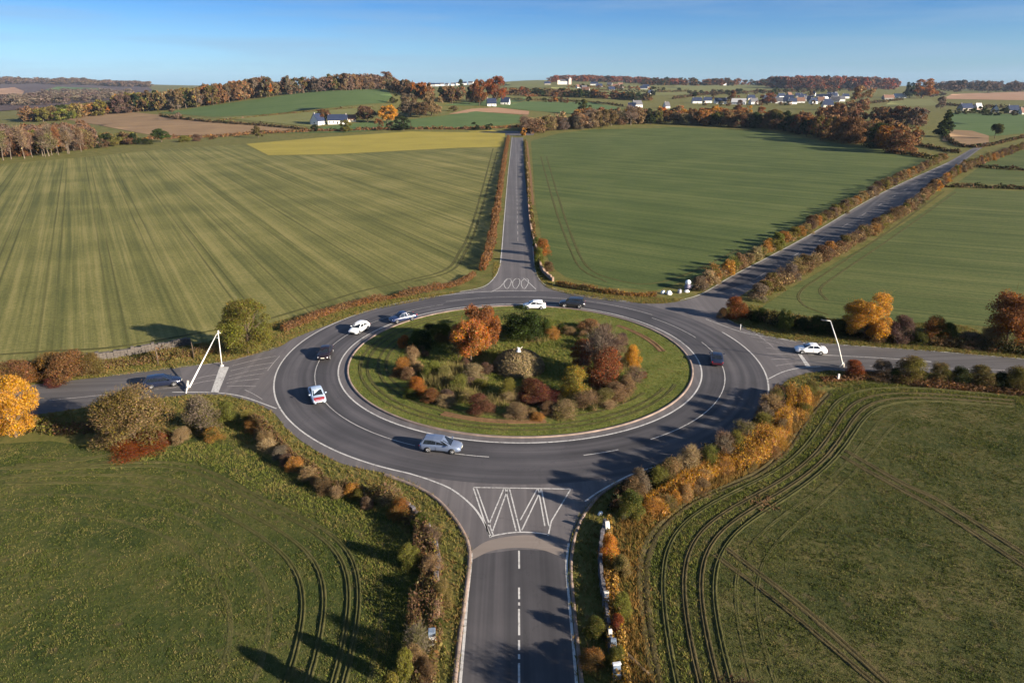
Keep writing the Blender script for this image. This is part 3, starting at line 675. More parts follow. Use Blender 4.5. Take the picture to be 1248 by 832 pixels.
for a, b in (((906, 404), (948, 412)), ((915, 410), (955, 419)), ((922, 416), (958, 424)), ((934, 424), (966, 429)), ((935, 431), (972, 433)), ((940, 438), (975, 438)), ((945, 446), (978, 442)), ((918, 404.5), (942, 423))):
    pmark([a, ((a[0] + b[0]) / 2, (a[1] + b[1]) / 2 - .6), b], .11, 'thin white hatch line at the right give way', M_FAINT)
# near give-way teeth
pmark([(577, 594), (695.5, 596)], .15, 'white bar above the teeth of the near road')
for a, b in (((577, 595), (596, 652)), ((581, 595), (601, 652)), ((614, 595.5), (595, 641)), ((619, 595.5), (600, 648)), ((616, 596), (629, 647)), ((621, 596), (634, 648)), ((655, 595.5), (634, 634)), ((660, 595.5), (636, 646)), ((656, 596), (664, 641)), ((660, 597), (669, 641)), ((695, 597), (672, 635)), ((672, 635), (668, 653))):
    pmark([a, b], .13, 'white slanted stroke of the near give way teeth')
pmark([(597, 654), (613, 650.5), (632, 648.5), (650, 649), (670, 651.5)], .15, 'white curved line joining the tips of the teeth')
for y0, y1 in ((671, 693), (716, 730), (734, 738), (742, 774), (780, 792), (797, 803), (808, 838)):
    pmark([(632.5, y0), (632.7, y1)], .15, 'white centre dash of the near road')
pmark([(693, 662), (690.5, 690), (694, 735), (699, 790), (703, 838)], .2, 'white right edge line of the near road')
pmark([(569, 735), (574, 690), (575, 674)], .16, 'white left edge line of the near road'); pmark([(560.5, 838), (565.5, 780), (569, 735)], .2, 'white left edge line of the near road')
# loops at the mouth of the far road
pmark([(598, 356), (608, 351), (614, 345), (619, 340), (624, 339.5)], .14, 'white sloping stroke of the far loops'); pmark([(638, 339), (645, 345), (653, 352.5)], .14, 'white right stroke of the far loops')
for c in (619, 629.5, 640):
    pmark([(c - 4.5, 343), (c, 339.3), (c + 4, 341.5), (c + 3, 347), (c - 1, 352.2), (c - 4.5, 348), (c - 4.5, 343)], .13, 'white painted loop at the mouth of the far road')
for k in range(46):
    y0 = 172 + k * 8
    if 540 > y0: mark([(1.5 + .0035 * (y0 - 170), y0), (1.5 + .0035 * (y0 - 166), y0 + 4.5)], .14, 'white centre dash of the far road', M_FAINT)
for t in np.linspace(.02, .9, 16):
    a = np.array(G(905, 349)); b = np.array(G(1185, 182.5)); mark([a + (b - a) * t, a + (b - a) * (t + .015)], .14, 'white centre dash of the north-east lane', M_FAINT)

# ------------------------------------------------------------------ kerbs
M_KERB = flat_mat('kerb_stone', (.19, .14, .115), .85, var=.35, scale=.7)
def kerb(P, wd, label, h=.1, closed=False):
    V, F = strip_mesh(P, [(-wd / 2, -.02), (-wd / 2 + .02, h), (wd / 2 - .02, h), (wd / 2, -.02)], .03, closed)
    return tag(link('kerb', mesh_np('kerb', V, F, M_KERB)), label, 'kerb', kind='structure')
kerb(arc(R_ISL, 0, 357.5, 144), .34, 'low stone kerb round the island', .13, True)
kerb(resample(smooth(GL([(553, 838), (561, 770), (566, 735), (571.5, 690), (571.5, 668), (564.5, 649), (549, 626), (529, 606), (503, 591.5), (469, 578.5)]), 6), .8), .36, 'pinkish kerb along the left of the near road')
kerb(resample([(q[0] + .25, q[1]) for q in SE_in[18:]], .8), .3, 'kerb along the right of the near road', .1)
# ------------------------------------------------------------------ cars
def car_paint(name, c, metal=.0, rough=.35):
    t = NT(name); f = t.noise(t.coord(), 3, 4)
    return t.finish(t.ramp(f, [(.3, [q * .9 for q in c]), (.7, c)]), rough, metal=metal, spec=.5, **{'Coat Weight': .6, 'Coat Roughness': .12})
M_GLASS = flat_mat('car_glass', (.012, .016, .022), .08, spec=.6, var=.1)
M_TYRE = flat_mat('tyre_rubber', (.02, .02, .02), .85); M_RIM = flat_mat('alloy', (.42, .42, .43), .35, metal=.8)
M_TRIM = flat_mat('black_trim', (.018, .018, .02), .5); M_HEAD = flat_mat('headlight_glass', (.75, .76, .78), .15, spec=.7); M_TAIL = flat_mat('taillight_red', (.35, .012, .012), .25)
M_CHROME = flat_mat('bright_metal', (.6, .6, .6), .2, metal=.9); M_PLATE = flat_mat('blank_plate', (.6, .58, .5), .5)
CAR = {  # stations of the lower body: x, half width, sill z, top z ; cabin: belt x0,x1 (rear, front), roof x0,x1, roof height
    'estate': dict(L=4.6, W=1.82, st=[(-2.27, .72, .42, .70), (-2.2, .84, .28, .90), (-1.9, .89, .2, .96), (-.6, .9, .2, .97), (.75, .9, .2, .96), (1.05, .89, .2, .96), (1.7, .86, .22, .87), (2.08, .76, .26, .74), (2.28, .56, .34, .58)], belt=(-2.16, 1.36), roof=(-1.72, .22), rh=1.52, split=-.38),
    'saloon': dict(L=4.4, W=1.76, st=[(-2.2, .7, .4, .72), (-2.12, .82, .28, .9), (-1.75, .87, .2, .95), (-.8, .88, .2, .94), (.75, .88, .2, .93), (1.0, .87, .2, .92), (1.7, .84, .22, .82), (2.05, .76, .26, .7), (2.2, .6, .34, .56)], belt=(-1.6, 1.1), roof=(-.85, .2), rh=1.42, split=-.2),
    'hatch': dict(L=4.1, W=1.76, st=[(-2.05, .72, .4, .72), (-1.98, .83, .28, .9), (-1.7, .87, .2, .96), (-.6, .88, .2, .96), (.7, .88, .2, .95), (.95, .87, .2, .93), (1.6, .84, .22, .83), (1.92, .76, .26, .7), (2.05, .6, .34, .56)], belt=(-1.93, 1.1), roof=(-1.4, .2), rh=1.48, split=-.3),
    'suv': dict(L=4.6, W=1.88, st=[(-2.3, .76, .5, .85), (-2.24, .88, .34, 1.02), (-1.9, .93, .26, 1.07), (-.6, .94, .26, 1.08), (.8, .94, .26, 1.07), (1.05, .93, .26, 1.06), (1.85, .9, .28, .98), (2.15, .84, .32, .86), (2.3, .7, .42, .7)], belt=(-2.2, 1.2), roof=(-1.95, .35), rh=1.70, split=-.35),
    'pickup': dict(L=4.7, W=1.78, st=[(-2.35, .8, .45, .85), (-2.28, .87, .32, .93), (-1.9, .88, .24, .94), (-.6, .89, .24, .95), (.75, .89, .24, .96), (1.0, .88, .24, .95), (1.8, .86, .26, .88), (2.15, .8, .3, .78), (2.35, .66, .4, .62)], belt=(-.75, 1.15), roof=(-.5, .35), rh=1.58, split=.0)}
def car(kind, paint, label, loc, rz, bonnet=None, roofm=None, bed=False, tailpaint=None):
    k = CAR[kind]; root = empty('car', (*loc, .034), rz); tag(root, label, 'car', 'cars on the roundabout and its arms')
    mb = MB(); rings = []; n = 11
    for (x, w_, zb, zt) in k['st']:
        zm = zb + (zt - zb) * .55
        pr = [(0, zb), (w_ * .82, zb), (w_ * .97, zb + .08), (w_, zm - .1), (w_ * .995, zm + .06), (w_ * .95, zt - .07), (w_ * .87, zt - .005), (w_ * .45, zt + .03), (0, zt + .035)]
        full = [(x, y, z) for y, z in pr] + [(x, -y, z) for y, z in pr[-2:0:-1]]; n = len(full); rings += full
    fs = [(i * n + j, i * n + (j + 1) % n, (i + 1) * n + (j + 1) % n, (i + 1) * n + j) for i in range(len(k['st']) - 1) for j in range(n)]
    mb.add(rings, fs, 0, True); mb.add(rings[:n], [tuple(range(n))], 0); mb.add(rings[-n:], [tuple(range(n))], 0)
    body = mb.build('body', paint, root)
    st = k['st']; belt, roof, rh = k['belt'], k['roof'], k['rh']
    def topz(x): return float(np.interp(x, [s[0] for s in st], [s[3] for s in st]))
    Wd = k['W'] / 2; zb_ = topz(-.3) - .03; yb, yr = Wd * .93, Wd * .72
    zf, zr = topz(belt[1]) - .03, topz(belt[0]) - .03
    cb = MB()
    xs = [belt[0], roof[0], roof[0] * .5 + roof[1] * .5, roof[1], belt[1]]
    P = {}
    for s in (-1, 1):
        P[s] = [(belt[0], s * yb * .92, zr), (roof[0], s * yr * .94, rh - .04), ((roof[0] + roof[1]) / 2, s * yr, rh), (roof[1], s * yr * .96, rh - .05), (belt[1], s * yb * .9, zf)]
    v = P[-1] + P[1] + [((roof[0]), 0, rh), ((roof[0] + roof[1]) / 2, 0, rh + .05), (roof[1], 0, rh - .01)]
    cb.add(v, [(0, 1, 2, 3, 4), (9, 8, 7, 6, 5), (0, 5, 6, 10, 1), (1, 10, 11, 2), (10, 6, 7, 11), (2, 11, 12, 3), (11, 7, 8, 12), (3, 12, 8, 9, 4)], 0)
    cb.build('cabin', roofm or paint, root, bevel=.035)
    def pane(name, q, off=.012):
        q = [Vector(p) for p in q]; c = sum(q, Vector()) / len(q); nrm = (q[1] - q[0]).cross(q[2] - q[0]).normalized()
        if nrm.dot(c - Vector((-.3, 0, .9))) < 0: nrm = -nrm
        m = MB(); a = [p + nrm * off for p in q]; b = [p - nrm * .02 for p in q]; kk = len(q)
        m.add(a + b, [tuple(range(kk))] + [(i, (i + 1) % kk, kk + (i + 1) % kk, kk + i) for i in range(kk)]); m.build(name, M_GLASS, root)
    L3 = lambda p, q, t: tuple(a + (b - a) * t for a, b in zip(p, q))
    def quad(a, b, c, d, i0, i1, j0, j1):
        f = lambda s, t: L3(L3(a, b, s), L3(d, c, s), t); return [f(i0, j0), f(i1, j0), f(i1, j1), f(i0, j1)]
    pane('windscreen', quad(P[-1][4], P[1][4], P[1][3], P[-1][3], .07, .93, .1, .92))
    pane('rear_window', quad(P[-1][0], P[1][0], P[1][1], P[-1][1], .1, .9, .18, .88))
    for s in (-1, 1):
        b0, b1 = P[s][0], P[s][4]; r0, r1 = P[s][1], P[s][3]; sp = k['split']
        fb = lambda x: L3(b0, b1, (x - b0[0]) / (b1[0] - b0[0])); fr = lambda x: L3(r0, r1, (x - r0[0]) / (r1[0] - r0[0]))
        xb0, xr0 = b0[0] + .3, r0[0] + .12; xb1, xr1 = b1[0] - .22, r1[0] - .05
        for xa, xra, xe, xre in ((xb0, xr0, sp - .04, sp - .04), (sp + .04, sp + .04, xb1, xr1)):
            q = [fb(xa), fb(xe), fr(xre), fr(xra)]; cc = [L3(q[0], q[3], .1), L3(q[1], q[2], .1), L3(q[1], q[2], .86), L3(q[0], q[3], .86)]
            pane('side_window', cc, .014)
    fx, rx = st[-2][0], st[0][0]; fw = st[-2][1]
    for s in (-1, 1):
        hl = MB(); hl.box(fx - .28, fx + .06, s * fw * .72 - .17, s * fw * .72 + .17, topz(fx) - .19, topz(fx) - .035); hl.build('headlight', M_HEAD, root, bevel=.03)
        tl = MB(); tl.box(rx - .02, rx + .16, s * st[1][1] * .86 - .08, s * st[1][1] * .86 + .08, topz(rx) - .02, topz(rx) + .12); tl.build('taillight', M_TAIL, root, bevel=.02)
        mr = MB(); mr.box(belt[1] - .42, belt[1] - .26, s * (Wd + .1) - .1, s * (Wd + .1) + .1, zb_ + .06, zb_ + .2); mr.build('wing_mirror', paint, root, bevel=.03)
        hd = MB(); hd.box(-.75, .75, s * (Wd + .004) - .012, s * (Wd + .004) + .012, .3, .36); hd.build('sill_trim', M_TRIM, root)
    bp = MB(); bp.box(st[-1][0] - .12, st[-1][0] + .03, -fw * .6, fw * .6, .34, .5); bp.build('grille', M_TRIM, root, bevel=.02)
    for x_ in (st[-1][0] + .035, rx - .015):
        pl = MB(); pl.box(x_ - .012, x_ + .012, -.26, .26, .5, .61); pl.build('number_plate', M_PLATE, root)
    wr = .315 if kind != 'suv' else .36
    for x_ in (k['L'] * .30, -k['L'] * .285):
        for s in (-1, 1):
            wh = link('wheel', None, root); wh.location = (x_, s * (Wd - .1), wr); wh.empty_display_size = .1
            ar = MB(); ar.lathe([(wr * 1.2, -.13), (wr * 1.2, .085 * 1), (0.02, .085)] if s > 0 else [(wr * 1.2, .13), (wr * 1.2, -.085), (.02, -.085)], 20, 'y', (x_, s * (Wd - .09), wr)); ar.build('wheel_arch', M_TRIM, root)
            ty = MB(); ty.lathe([(wr * .66, -.1), (wr * .94, -.11), (wr, -.07), (wr, .07), (wr * .94, .11), (wr * .66, .1)], 22, 'y'); ty.build('tyre', M_TYRE, wh)
            ri = MB(); ri.lathe([(wr * .68, s * .085), (wr * .6, s * .1), (wr * .5, s * .06), (.02, s * .075)], 18, 'y')
            for q in range(5):
                a = q * 2 * PI / 5; d = Vector((math.cos(a), 0, math.sin(a))); ri.tube([d * .03 + Vector((0, s * .095, 0)), d * wr * .62 + Vector((0, s * .095, 0))], [.035, .028], 5)
            ri.build('rim', M_RIM, wh)
    if bonnet:
        x0, x1 = belt[1] + .42, st[-1][0] - .03; m = MB(); vv = []
        for x in np.linspace(x0, x1, 5):
            w_ = float(np.interp(x, [s[0] for s in st], [s[1] for s in st])) * .8
            for y in np.linspace(-1, 1, 5): vv.append((x, y * w_, topz(x) + .05 - .03 * y * y))
        m.add(vv, [(i * 5 + j, i * 5 + j + 1, i * 5 + j + 6, i * 5 + j + 5) for i in range(4) for j in range(4)], 0, True); m.build('bonnet', bonnet, root)
    if tailpaint:
        m = MB(); m.box(rx - .03, rx + .1, -st[1][1] * .85, st[1][1] * .85, .42, .66); m.build('rear_bumper', tailpaint, root, bevel=.03)
    if bed:
        m = MB(); x0, x1 = st[1][0] + .08, belt[0] - .05; m.box(x0, x1, -.74, .74, topz(-1.5) + .02, topz(-1.5) + .05); m.build('load_bed', M_TRIM, root)
        for s in (-1, 1):
            q = MB(); q.tube([(x0, s * .78, 1.0), (x1 - .1, s * .78, 1.06), (x1 + .1, s * .74, 1.4)], [.035, .035, .035], 6); q.build('rail', M_CHROME, root)
    else:
        for s in (-1, 1): gp = MB(); gp.box(sp + -.008, sp + .008, s * (Wd * 1.0) - .01, s * (Wd * 1.0) + .01, .34, zb_ - .12); gp.build('door_seam', M_TRIM, root)
    return root
SILV = car_paint('silver_paint', (.17, .21, .30), .4); WHT = car_paint('white_paint', (.8, .8, .79)); BLK = car_paint('black_paint', (.012, .012, .014)); NAVY = car_paint('navy_paint', (.008, .012, .03), 0)
RED = car_paint('red_paint', (.27, .03, .035)); BLUE = car_paint('blue_paint', (.04, .09, .3), .2); MAR = car_paint('maroon_paint', (.07, .008, .014)); PALE = car_paint('pale_blue_paint', (.5, .6, .72), .3)
def at_car(kind, px, py, head, *a, **k):
    """head: point of the photo the bonnet points towards"""
    x, y = G(px, py); hx, hy = G(*head); return car(kind, *a, (x, y), math.atan2(hy - y, hx - x), **k)
def px_car(kind, px, py, head, paint, label, **k):
    x, y = G(px, py); hx, hy = G(*head); return car(kind, paint, label, (x, y), math.atan2(hy - y, hx - x), **k)
px_car('estate', 538, 548, (600, 553), SILV, 'silver estate car driving round the near side of the roundabout, dashed line beside it')
px_car('saloon', 387, 486, (394, 503), PALE, 'white and blue car with a red bonnet on the left of the ring', bonnet=RED)
px_car('saloon', 397, 434, (389, 450), car_paint('oxblood_paint', (.012, .006, .007)), 'black saloon with maroon tail on the upper left ring, ahead of the white hatchback', tailpaint=MAR)
px_car('hatch', 438, 404, (424, 412), WHT, 'white hatchback on the upper left ring, between black saloon and pickup')
px_car('pickup', 491, 391, (476, 394), car_paint('dark_blue_paint', (.012, .022, .07), .1), 'small dark blue pickup with chrome rails at the top left of the ring', bed=True)
px_car('hatch', 651, 376, (640, 376), WHT, 'white car with black rear half hidden behind the dark green island tree', tailpaint=M_TRIM)
px_car('suv', 697, 374, (680, 373.2), BLK, 'black estate car following the white car on the far side of the ring')
px_car('saloon', 873, 441, (871, 425), NAVY, 'dark blue saloon with maroon tail on the right side of the ring', tailpaint=MAR)
px_car('saloon', 987, 430, (968, 429), WHT, 'white saloon waiting at the right-hand give way line')
px_car('estate', 199, 470, (230, 466), NAVY, 'dark blue car behind the brown tree on the left side road')

# ------------------------------------------------------------------ posts, slabs and litter
M_POST = flat_mat('white_post', (.62, .6, .55), .6, var=.2, scale=2); M_STONE = flat_mat('pale_stone', (.42, .39, .34), .9, var=.35, scale=4); M_GREYP = flat_mat('grey_panel', (.16, .2, .26), .5); M_CONC = flat_mat('concrete', (.5, .47, .42), .9, var=.25)
M_WTHING = flat_mat('white_sheet', (.78, .77, .74), .6, var=.12, scale=4); M_DSTONE = flat_mat('dark_stone', (.10, .09, .095), .9, var=.45, scale=2.5)
def post3(name, p0, p1, r0, r1, mat, parent, n=8):
    m = MB(); mid = (Vector(p0) + Vector(p1)) / 2; m.tube([p0, mid, p1], [r0, (r0 + r1) / 2, r1], n); return m.build(name, mat, parent)
def above(px, base, py):
    x, y = G(px, base); z = zrow(y, py); return Vector(((px - 624) / FPX * (y * CP + (CAMH - z) * SP), y, z))
# left: upright post and a fallen lamp column leaning on it
b = Vector((*G(270.5, 446), 0)); t_ = above(265.5, 446, 403)
r = empty('upright_post', b); tag(r, 'upright white pole with small brackets beside the left stop bar', 'pole')
post3('pole', (0, 0, 0), t_ - b, .085, .05, M_POST, r); d = t_ - b
m = MB(); m.tube([(0, 0, 0), (0, 0, .18)], [.3, .24], 10); m.build('base_collar', M_CONC, r)
for f_, s in ((.93, .34), (.8, -.45)):
    m = MB(); c = d * f_; m.tube([c, c + Vector((s, .1, .02))], [.035, .03], 6); m.build('bracket', M_POST, r)
m = MB(); m.tube([d * .985 - Vector((.1, 0, 0)), d * .985 + Vector((.12, 0, .1))], [.06, .05], 6); m.build('cap', M_POST, r)
b2 = Vector((*G(229, 475), 0)); top2 = t_ * .93 + b * .07 + Vector((-.16, 0, 0))
r = empty('leaning_lamp_column', b2); tag(r, 'long white column leaning from the left verge to the top of the upright pole', 'pole')
d2 = top2 - b2; post3('column', d2 * .04, d2, .12, .055, M_POST, r)
m = MB(); m.tube([(-.1, 0, .1), d2 * .12 + Vector((-.5, 0, .25))], [.16, .2], 8); m.build('base_door', M_STONE, r)
m = MB(); m.tube([(0, 0, .5), (.25, -1.1, -.0)], [.09, .06], 7); m.build('stay', M_POST, r)
m = MB(); m.tube([d2 * .97, d2 + Vector((.35, 0, .28))], [.06, .05], 6); m.build('crook', M_POST, r)
# right: leaning kinked lamp post
b3 = Vector((*G(1027.5, 447), 0)); t3 = above(1012, 447, 391); k3 = above(1021.5, 447, 420)
r = empty('street_lamp', b3); tag(r, 'leaning kinked grey-white lamp post beside the right side road', 'street lamp')
m = MB(); m.tube([(0, 0, 0), k3 - b3, t3 - b3], [.11, .085, .06], 8); m.build('pole', M_POST, r)
m = MB(); m.tube([t3 - b3, t3 - b3 + Vector((-.75, .05, .08))], [.05, .045], 6); m.build('arm', M_POST, r)
m = MB(); m.box(-.35, .2, -.14, .14, -.07, .07); q = m.build('lamp_head', M_TRIM, r, bevel=.03); q.location = t3 - b3 + Vector((-.95, .05, .08)); q.rotation_euler = (0, .12, 0)
m = MB(); m.tube([(0, 0, .7), (-.65, -.2, 0)], [.06, .05], 6); m.build('stay', M_POST, r)
m = MB(); m.tube([(0, 0, 0), (0, 0, .5)], [.17, .15], 8); m.build('base', M_CONC, r)
def slab(px, base, hgt, wd, th, mat, label, cat='slab', lean=.1, rz=.3, name='stone_slab', capm=None, caph=.0):
    hgt, wd, th, caph = hgt * .82, wd * .8, th * .8, caph * .82
    x, y = G(px, base); r = empty(name, (x, y, 0), rz); r.rotation_euler = (lean, lean * .4, rz); tag(r, label, cat)
    m = MB(); z1 = hgt - caph; m.add([(-wd / 2, -th / 2, -.05), (wd / 2, -th / 2, -.05), (wd / 2, th / 2, -.05), (-wd / 2, th / 2, -.05), (-wd * .45, -th * .4, z1), (wd * .42, -th * .42, z1 * .97), (wd * .45, th * .4, z1 * .98), (-wd * .43, th * .42, z1)],
        [(3, 2, 1, 0), (4, 5, 6, 7), (0, 1, 5, 4), (1, 2, 6, 5), (2, 3, 7, 6), (3, 0, 4, 7)]); m.build('panel', mat, r, bevel=.025)
    if capm:
        m = MB(); m.box(-wd * .5, wd * .5, -th * .5, th * .5, z1, hgt); m.build('lid', capm, r, bevel=.03)
    return r
slab(527, 784, 1.5, .62, .62, M_WTHING, 'white roadside cabinet with blue-grey lid on the left verge', 'cabinet', .0, .08, 'roadside_cabinet', M_GREYP, .5)
slab(731, 627, .45, .5, .3, M_WTHING, 'small white block lying in the shade by the near right kerb', 'block', .3, .5, 'white_block')
slab(741, 652, 1.7, .55, .3, M_CONC, 'tall white concrete post below the pale green bush', 'post', -.14, .3, 'concrete_post')
slab(760, 632, .9, .35, .35, M_STONE, 'short cream stump between the pale green and orange bushes', 'post', .05, .2, 'stone_stump')
slab(739, 735, 1.3, .5, .3, M_GREYP, 'blue-grey panel topmost of the lower right verge panels', 'panel', -.1, .1, 'verge_panel', M_CONC, .12)
slab(744, 783, 1.4, .4, .22, M_CONC, 'thin white board just below the dark red bush', 'panel', -.1, .2, 'verge_panel')
slab(748, 793, 1.2, .55, .4, M_GREYP, 'dark blue-grey panel right against the thin white board', 'panel', -.16, -.1, 'verge_panel')
slab(752, 826, 1.5, .7, .3, M_GREYP, 'lowest verge panel, grey with a white edge', 'panel', -.1, .15, 'verge_panel', M_WTHING, .16)
slab(1021, 464, 1.25, .36, .3, M_CONC, 'short white concrete post at the corner of the rutted field', 'post', .0, .2, 'concrete_post')
m = MB(); m.tube([(-1.5, 1.7, .1), (0, 0, .14), (1.2, -1.6, .08)], [.14, .16, .1], 7); o = m.build('fallen_trunk', M_BARK); o.location = (*G(765, 800), 0); tag(o, 'dark fallen trunk on the brown verge at lower right', 'log')
# thin posts along the left hedge
for px, ba, tp, lb in ((193, 445, 423, 'first thin dark fence post in front of the left hedge'), (236, 436, 417, 'second thin dark fence post, nearer the round green tree')):
    x, y = G(px, ba); m = MB(); m.tube([(0, 0, -.05), (.05, 0, zrow(y, tp) * .6), (0, 0, zrow(y, tp))], [.1, .09, .08], 6); o = m.build('fence_post', M_BARK); o.location = (x, y, 0); tag(o, lb, 'post')
x, y = G(902, 402); m = MB(); m.tube([(0, 0, 0), (0, 0, .95)], [.07, .06], 8); o = m.build('marker_post', M_POST); o.location = (x, y, 0); tag(o, 'tiny white marker post under the small green tree', 'post')
# rubbish heap at the mouth of the north-east lane
def sack(px, base, r_, mat, label, name, sz=(1, 1, 1), seed=0):
    x, y = G(px, base); g = np.random.default_rng(seed); bm = bmesh.new(); bmesh.ops.create_icosphere(bm, subdivisions=3, radius=r_)
    ph = g.uniform(0, 6, 9)
    for v in bm.verts:
        d = v.co.normalized(); k = 1 + .16 * math.sin(d.x * 4 + ph[0]) * math.sin(d.y * 5 + ph[1]) + .1 * math.sin(d.z * 7 + ph[2] + d.x * 3)
        v.co = Vector((d.x * sz[0], d.y * sz[1], max(d.z, -.6) * sz[2])) * r_ * k
    for f in bm.faces: f.smooth = True
    me = bpy.data.meshes.new(name); bm.to_mesh(me); bm.free(); me.materials.append(mat); o = link(name, me); o.location = (x, y, r_ * .55 * sz[2]); return tag(o, label, 'sack')
sack(808, 358, .42, M_WTHING, 'leftmost rounded white sack of the dumped heap', 'rubbish_sack', (1, 1, 1), 1)
sack(815.5, 359, .5, M_WTHING, 'largest white sack of the dumped heap, second from left', 'rubbish_sack', (1, .9, 1.05), 2)
sack(837, 356, .42, M_WTHING, 'white sack at the foot of the tall bundle', 'rubbish_sack', (1.2, .8, .7), 3)
sack(828, 357, .5, flat_mat('grey_cloth', (.25, .25, .28), .8), 'grey sack in the middle of the dumped heap', 'rubbish_sack', (.8, .8, 1), 4)
r = empty('tall_bundle', (*G(838, 353), 0)); tag(r, 'tall grey bundle with a white top standing in the dumped heap', 'bundle'); r.scale = (.8, .8, .85)
m = MB(); m.lathe([(.0, 0), (.75, .05), (.85, .6), (.7, 1.2), (.6, 1.5), (.2, 1.6)], 12); m.build('wrapped_body', flat_mat('mauve_cloth', (.2, .18, .24), .8), r)
m = MB(); m.lathe([(.62, 1.42), (.75, 1.7), (.6, 2.1), (.25, 2.3), (.0, 2.33)], 12); m.build('white_top', M_WTHING, r)
m = MB()
for q in range(26):
    a, rr = rnd.uniform(0, 6.3), rnd.uniform(0, 1.3); s = rnd.uniform(.12, .35); x0, y0 = rr * math.cos(a) * 1.5, rr * math.sin(a); m.box(x0 - s, x0 + s, y0 - s * .7, y0 + s * .7, 0, s * .8, 0, Matrix.Rotation(rnd.uniform(-.2, .2), 3, 'Z'))
o = m.build('rubble_pile', M_STONE, bevel=.03); o.location = (*G(847, 350), 0.02); tag(o, 'low pile of pale rubble right of the tall bundle', 'rubble')

# ------------------------------------------------------------------ cairn in the middle of the island
mx_, my_ = G(632, 452); mr, mh = 3.45, 2.5; my_ += .8
r = empty('stone_mound', (mx_, my_, 0)); tag(r, 'rough domed heap of small stones in the middle of the island', 'mound')
g = np.random.default_rng(5); bm = bmesh.new(); bmesh.ops.create_icosphere(bm, subdivisions=5, radius=1)
for v in bm.verts:
    d = v.co.normalized(); k = 1 + .025 * math.sin(7 * d.x + 2) * math.sin(6 * d.y + 1) + g.uniform(-.01, .01); v.co = Vector((d.x * mr * k, d.y * mr * k, max(-.05, d.z) ** 1.0 * mh * k if d.z > 0 else d.z * .1))
me = bpy.data.meshes.new('mound_core'); bm.to_mesh(me); bm.free(); M_MOUND = flat_mat('mound_earth', (.2, .165, .08), .95, var=.5, scale=5); me.materials.append(M_MOUND); link('earth_core', me, r)
n = 15000; u = g.uniform(0, 1, n); a = g.uniform(0, 2 * PI, n); zz = u; q = np.sqrt(1 - zz ** 2)
P = np.c_[q * np.cos(a) * mr, q * np.sin(a) * mr, zz * mh] * 1.05; N = np.c_[q * np.cos(a), q * np.sin(a), zz * 1.3]
V, F, v = leaf_quads(P + N * .05, N, .085, g, .7, .6); o = link('stone_cover', mesh_np('stone_cover', V, F, M_HEDGE, attr=v), r); o.color = (.22, .165, .08, 1); o['tint'] = [.15, .11, .055, 1.0]
r = empty('white_sculpture', (mx_, my_ - .2, mh - .05)); r.scale = (.8, .8, .8); tag(r, 'small white carved stone figure crowning the mound', 'sculpture')
m = MB(); m.lathe([(0, 0), (.5, .0), (.52, .18), (.4, .35), (.26, .55), (.2, .75), (.22, .85), (.12, 1.0), (0, 1.03)], 12); m.build('figure', M_WTHING, r)
m = MB(); m.tube([(.1, 0, .6), (.45, .05, .95), (.7, .1, 1.15)], [.09, .07, .03], 6); m.build('wing', M_CONC, r); m = MB(); m.tube([(-.05, 0, .7), (-.25, 0, .95), (-.2, 0, 1.2)], [.08, .06, .03], 6); m.build('horn', M_CONC, r)

# ------------------------------------------------------------------ stone walls
def stone_wall(pts, h, wd, label, mat=M_DSTONE, seed=2, name='stone_wall'):
    P = resample(smooth(pts, 5), .45); g = np.random.default_rng(seed); n = len(P); hh = h * g.uniform(.75, 1.15, n); wv = wd / 2 * g.uniform(.8, 1.2, n)
    m = MB()
    for i in range(n - 1):
        t = P[i + 1] - P[i]; L = np.hypot(*t); a = math.atan2(t[1], t[0]); R = Matrix.Rotation(a, 3, 'Z'); c = Vector((*((P[i] + P[i + 1]) / 2), 0)); nl = 3
        for kz in range(nl):
            b0 = len(m.v); z0, z1 = hh[i] * kz / nl + (.004 if kz else -.05), hh[i] * (kz + 1) / nl; k = g.uniform(.85, 1.1) * (1 - .12 * kz)
            m.box(-L * .49, L * .49, -wv[i] * k, wv[i] * k, z0, z1, 0, R)
            for q in range(b0, len(m.v)): m.v[q] = tuple(Vector(m.v[q]) + c)
    return tag(m.build(name, mat, bevel=.03), label, 'wall')
stone_wall(GL([(476, 606), (497, 622), (512, 637), (524, 654), (531, 672), (534, 690), (532, 712)]), .95, .5, 'dark dry stone wall curving along the near left verge', seed=3)
stone_wall(GL([(533, 740), (530, 765)]), .8, .45, 'short brown stretch of wall above the white roadside cabinet', flat_mat('brown_stone', (.2, .12, .08), .9, var=.4), 4)
stone_wall(GL([(737, 640), (732, 668), (732, 700), (737, 735), (741, 765), (745, 800)]), .8, .35, 'low broken stone wall along the near right verge', seed=6)
stone_wall(GL([(643, 200), (645, 262), (656, 312), (661, 330), (674, 343)]), .8, .5, 'low pale wall along the right of the far road', flat_mat('pale_wall_stone', (.3, .2, .14), .9, var=.35, scale=1.), 7)
stone_wall(GL([(100, 442), (130, 437), (180, 428.5), (233, 419)]), 1.15, .8, 'grey-topped field wall behind the left hedge', flat_mat('grey_coping', (.085, .072, .062), .9, var=.25), 8)

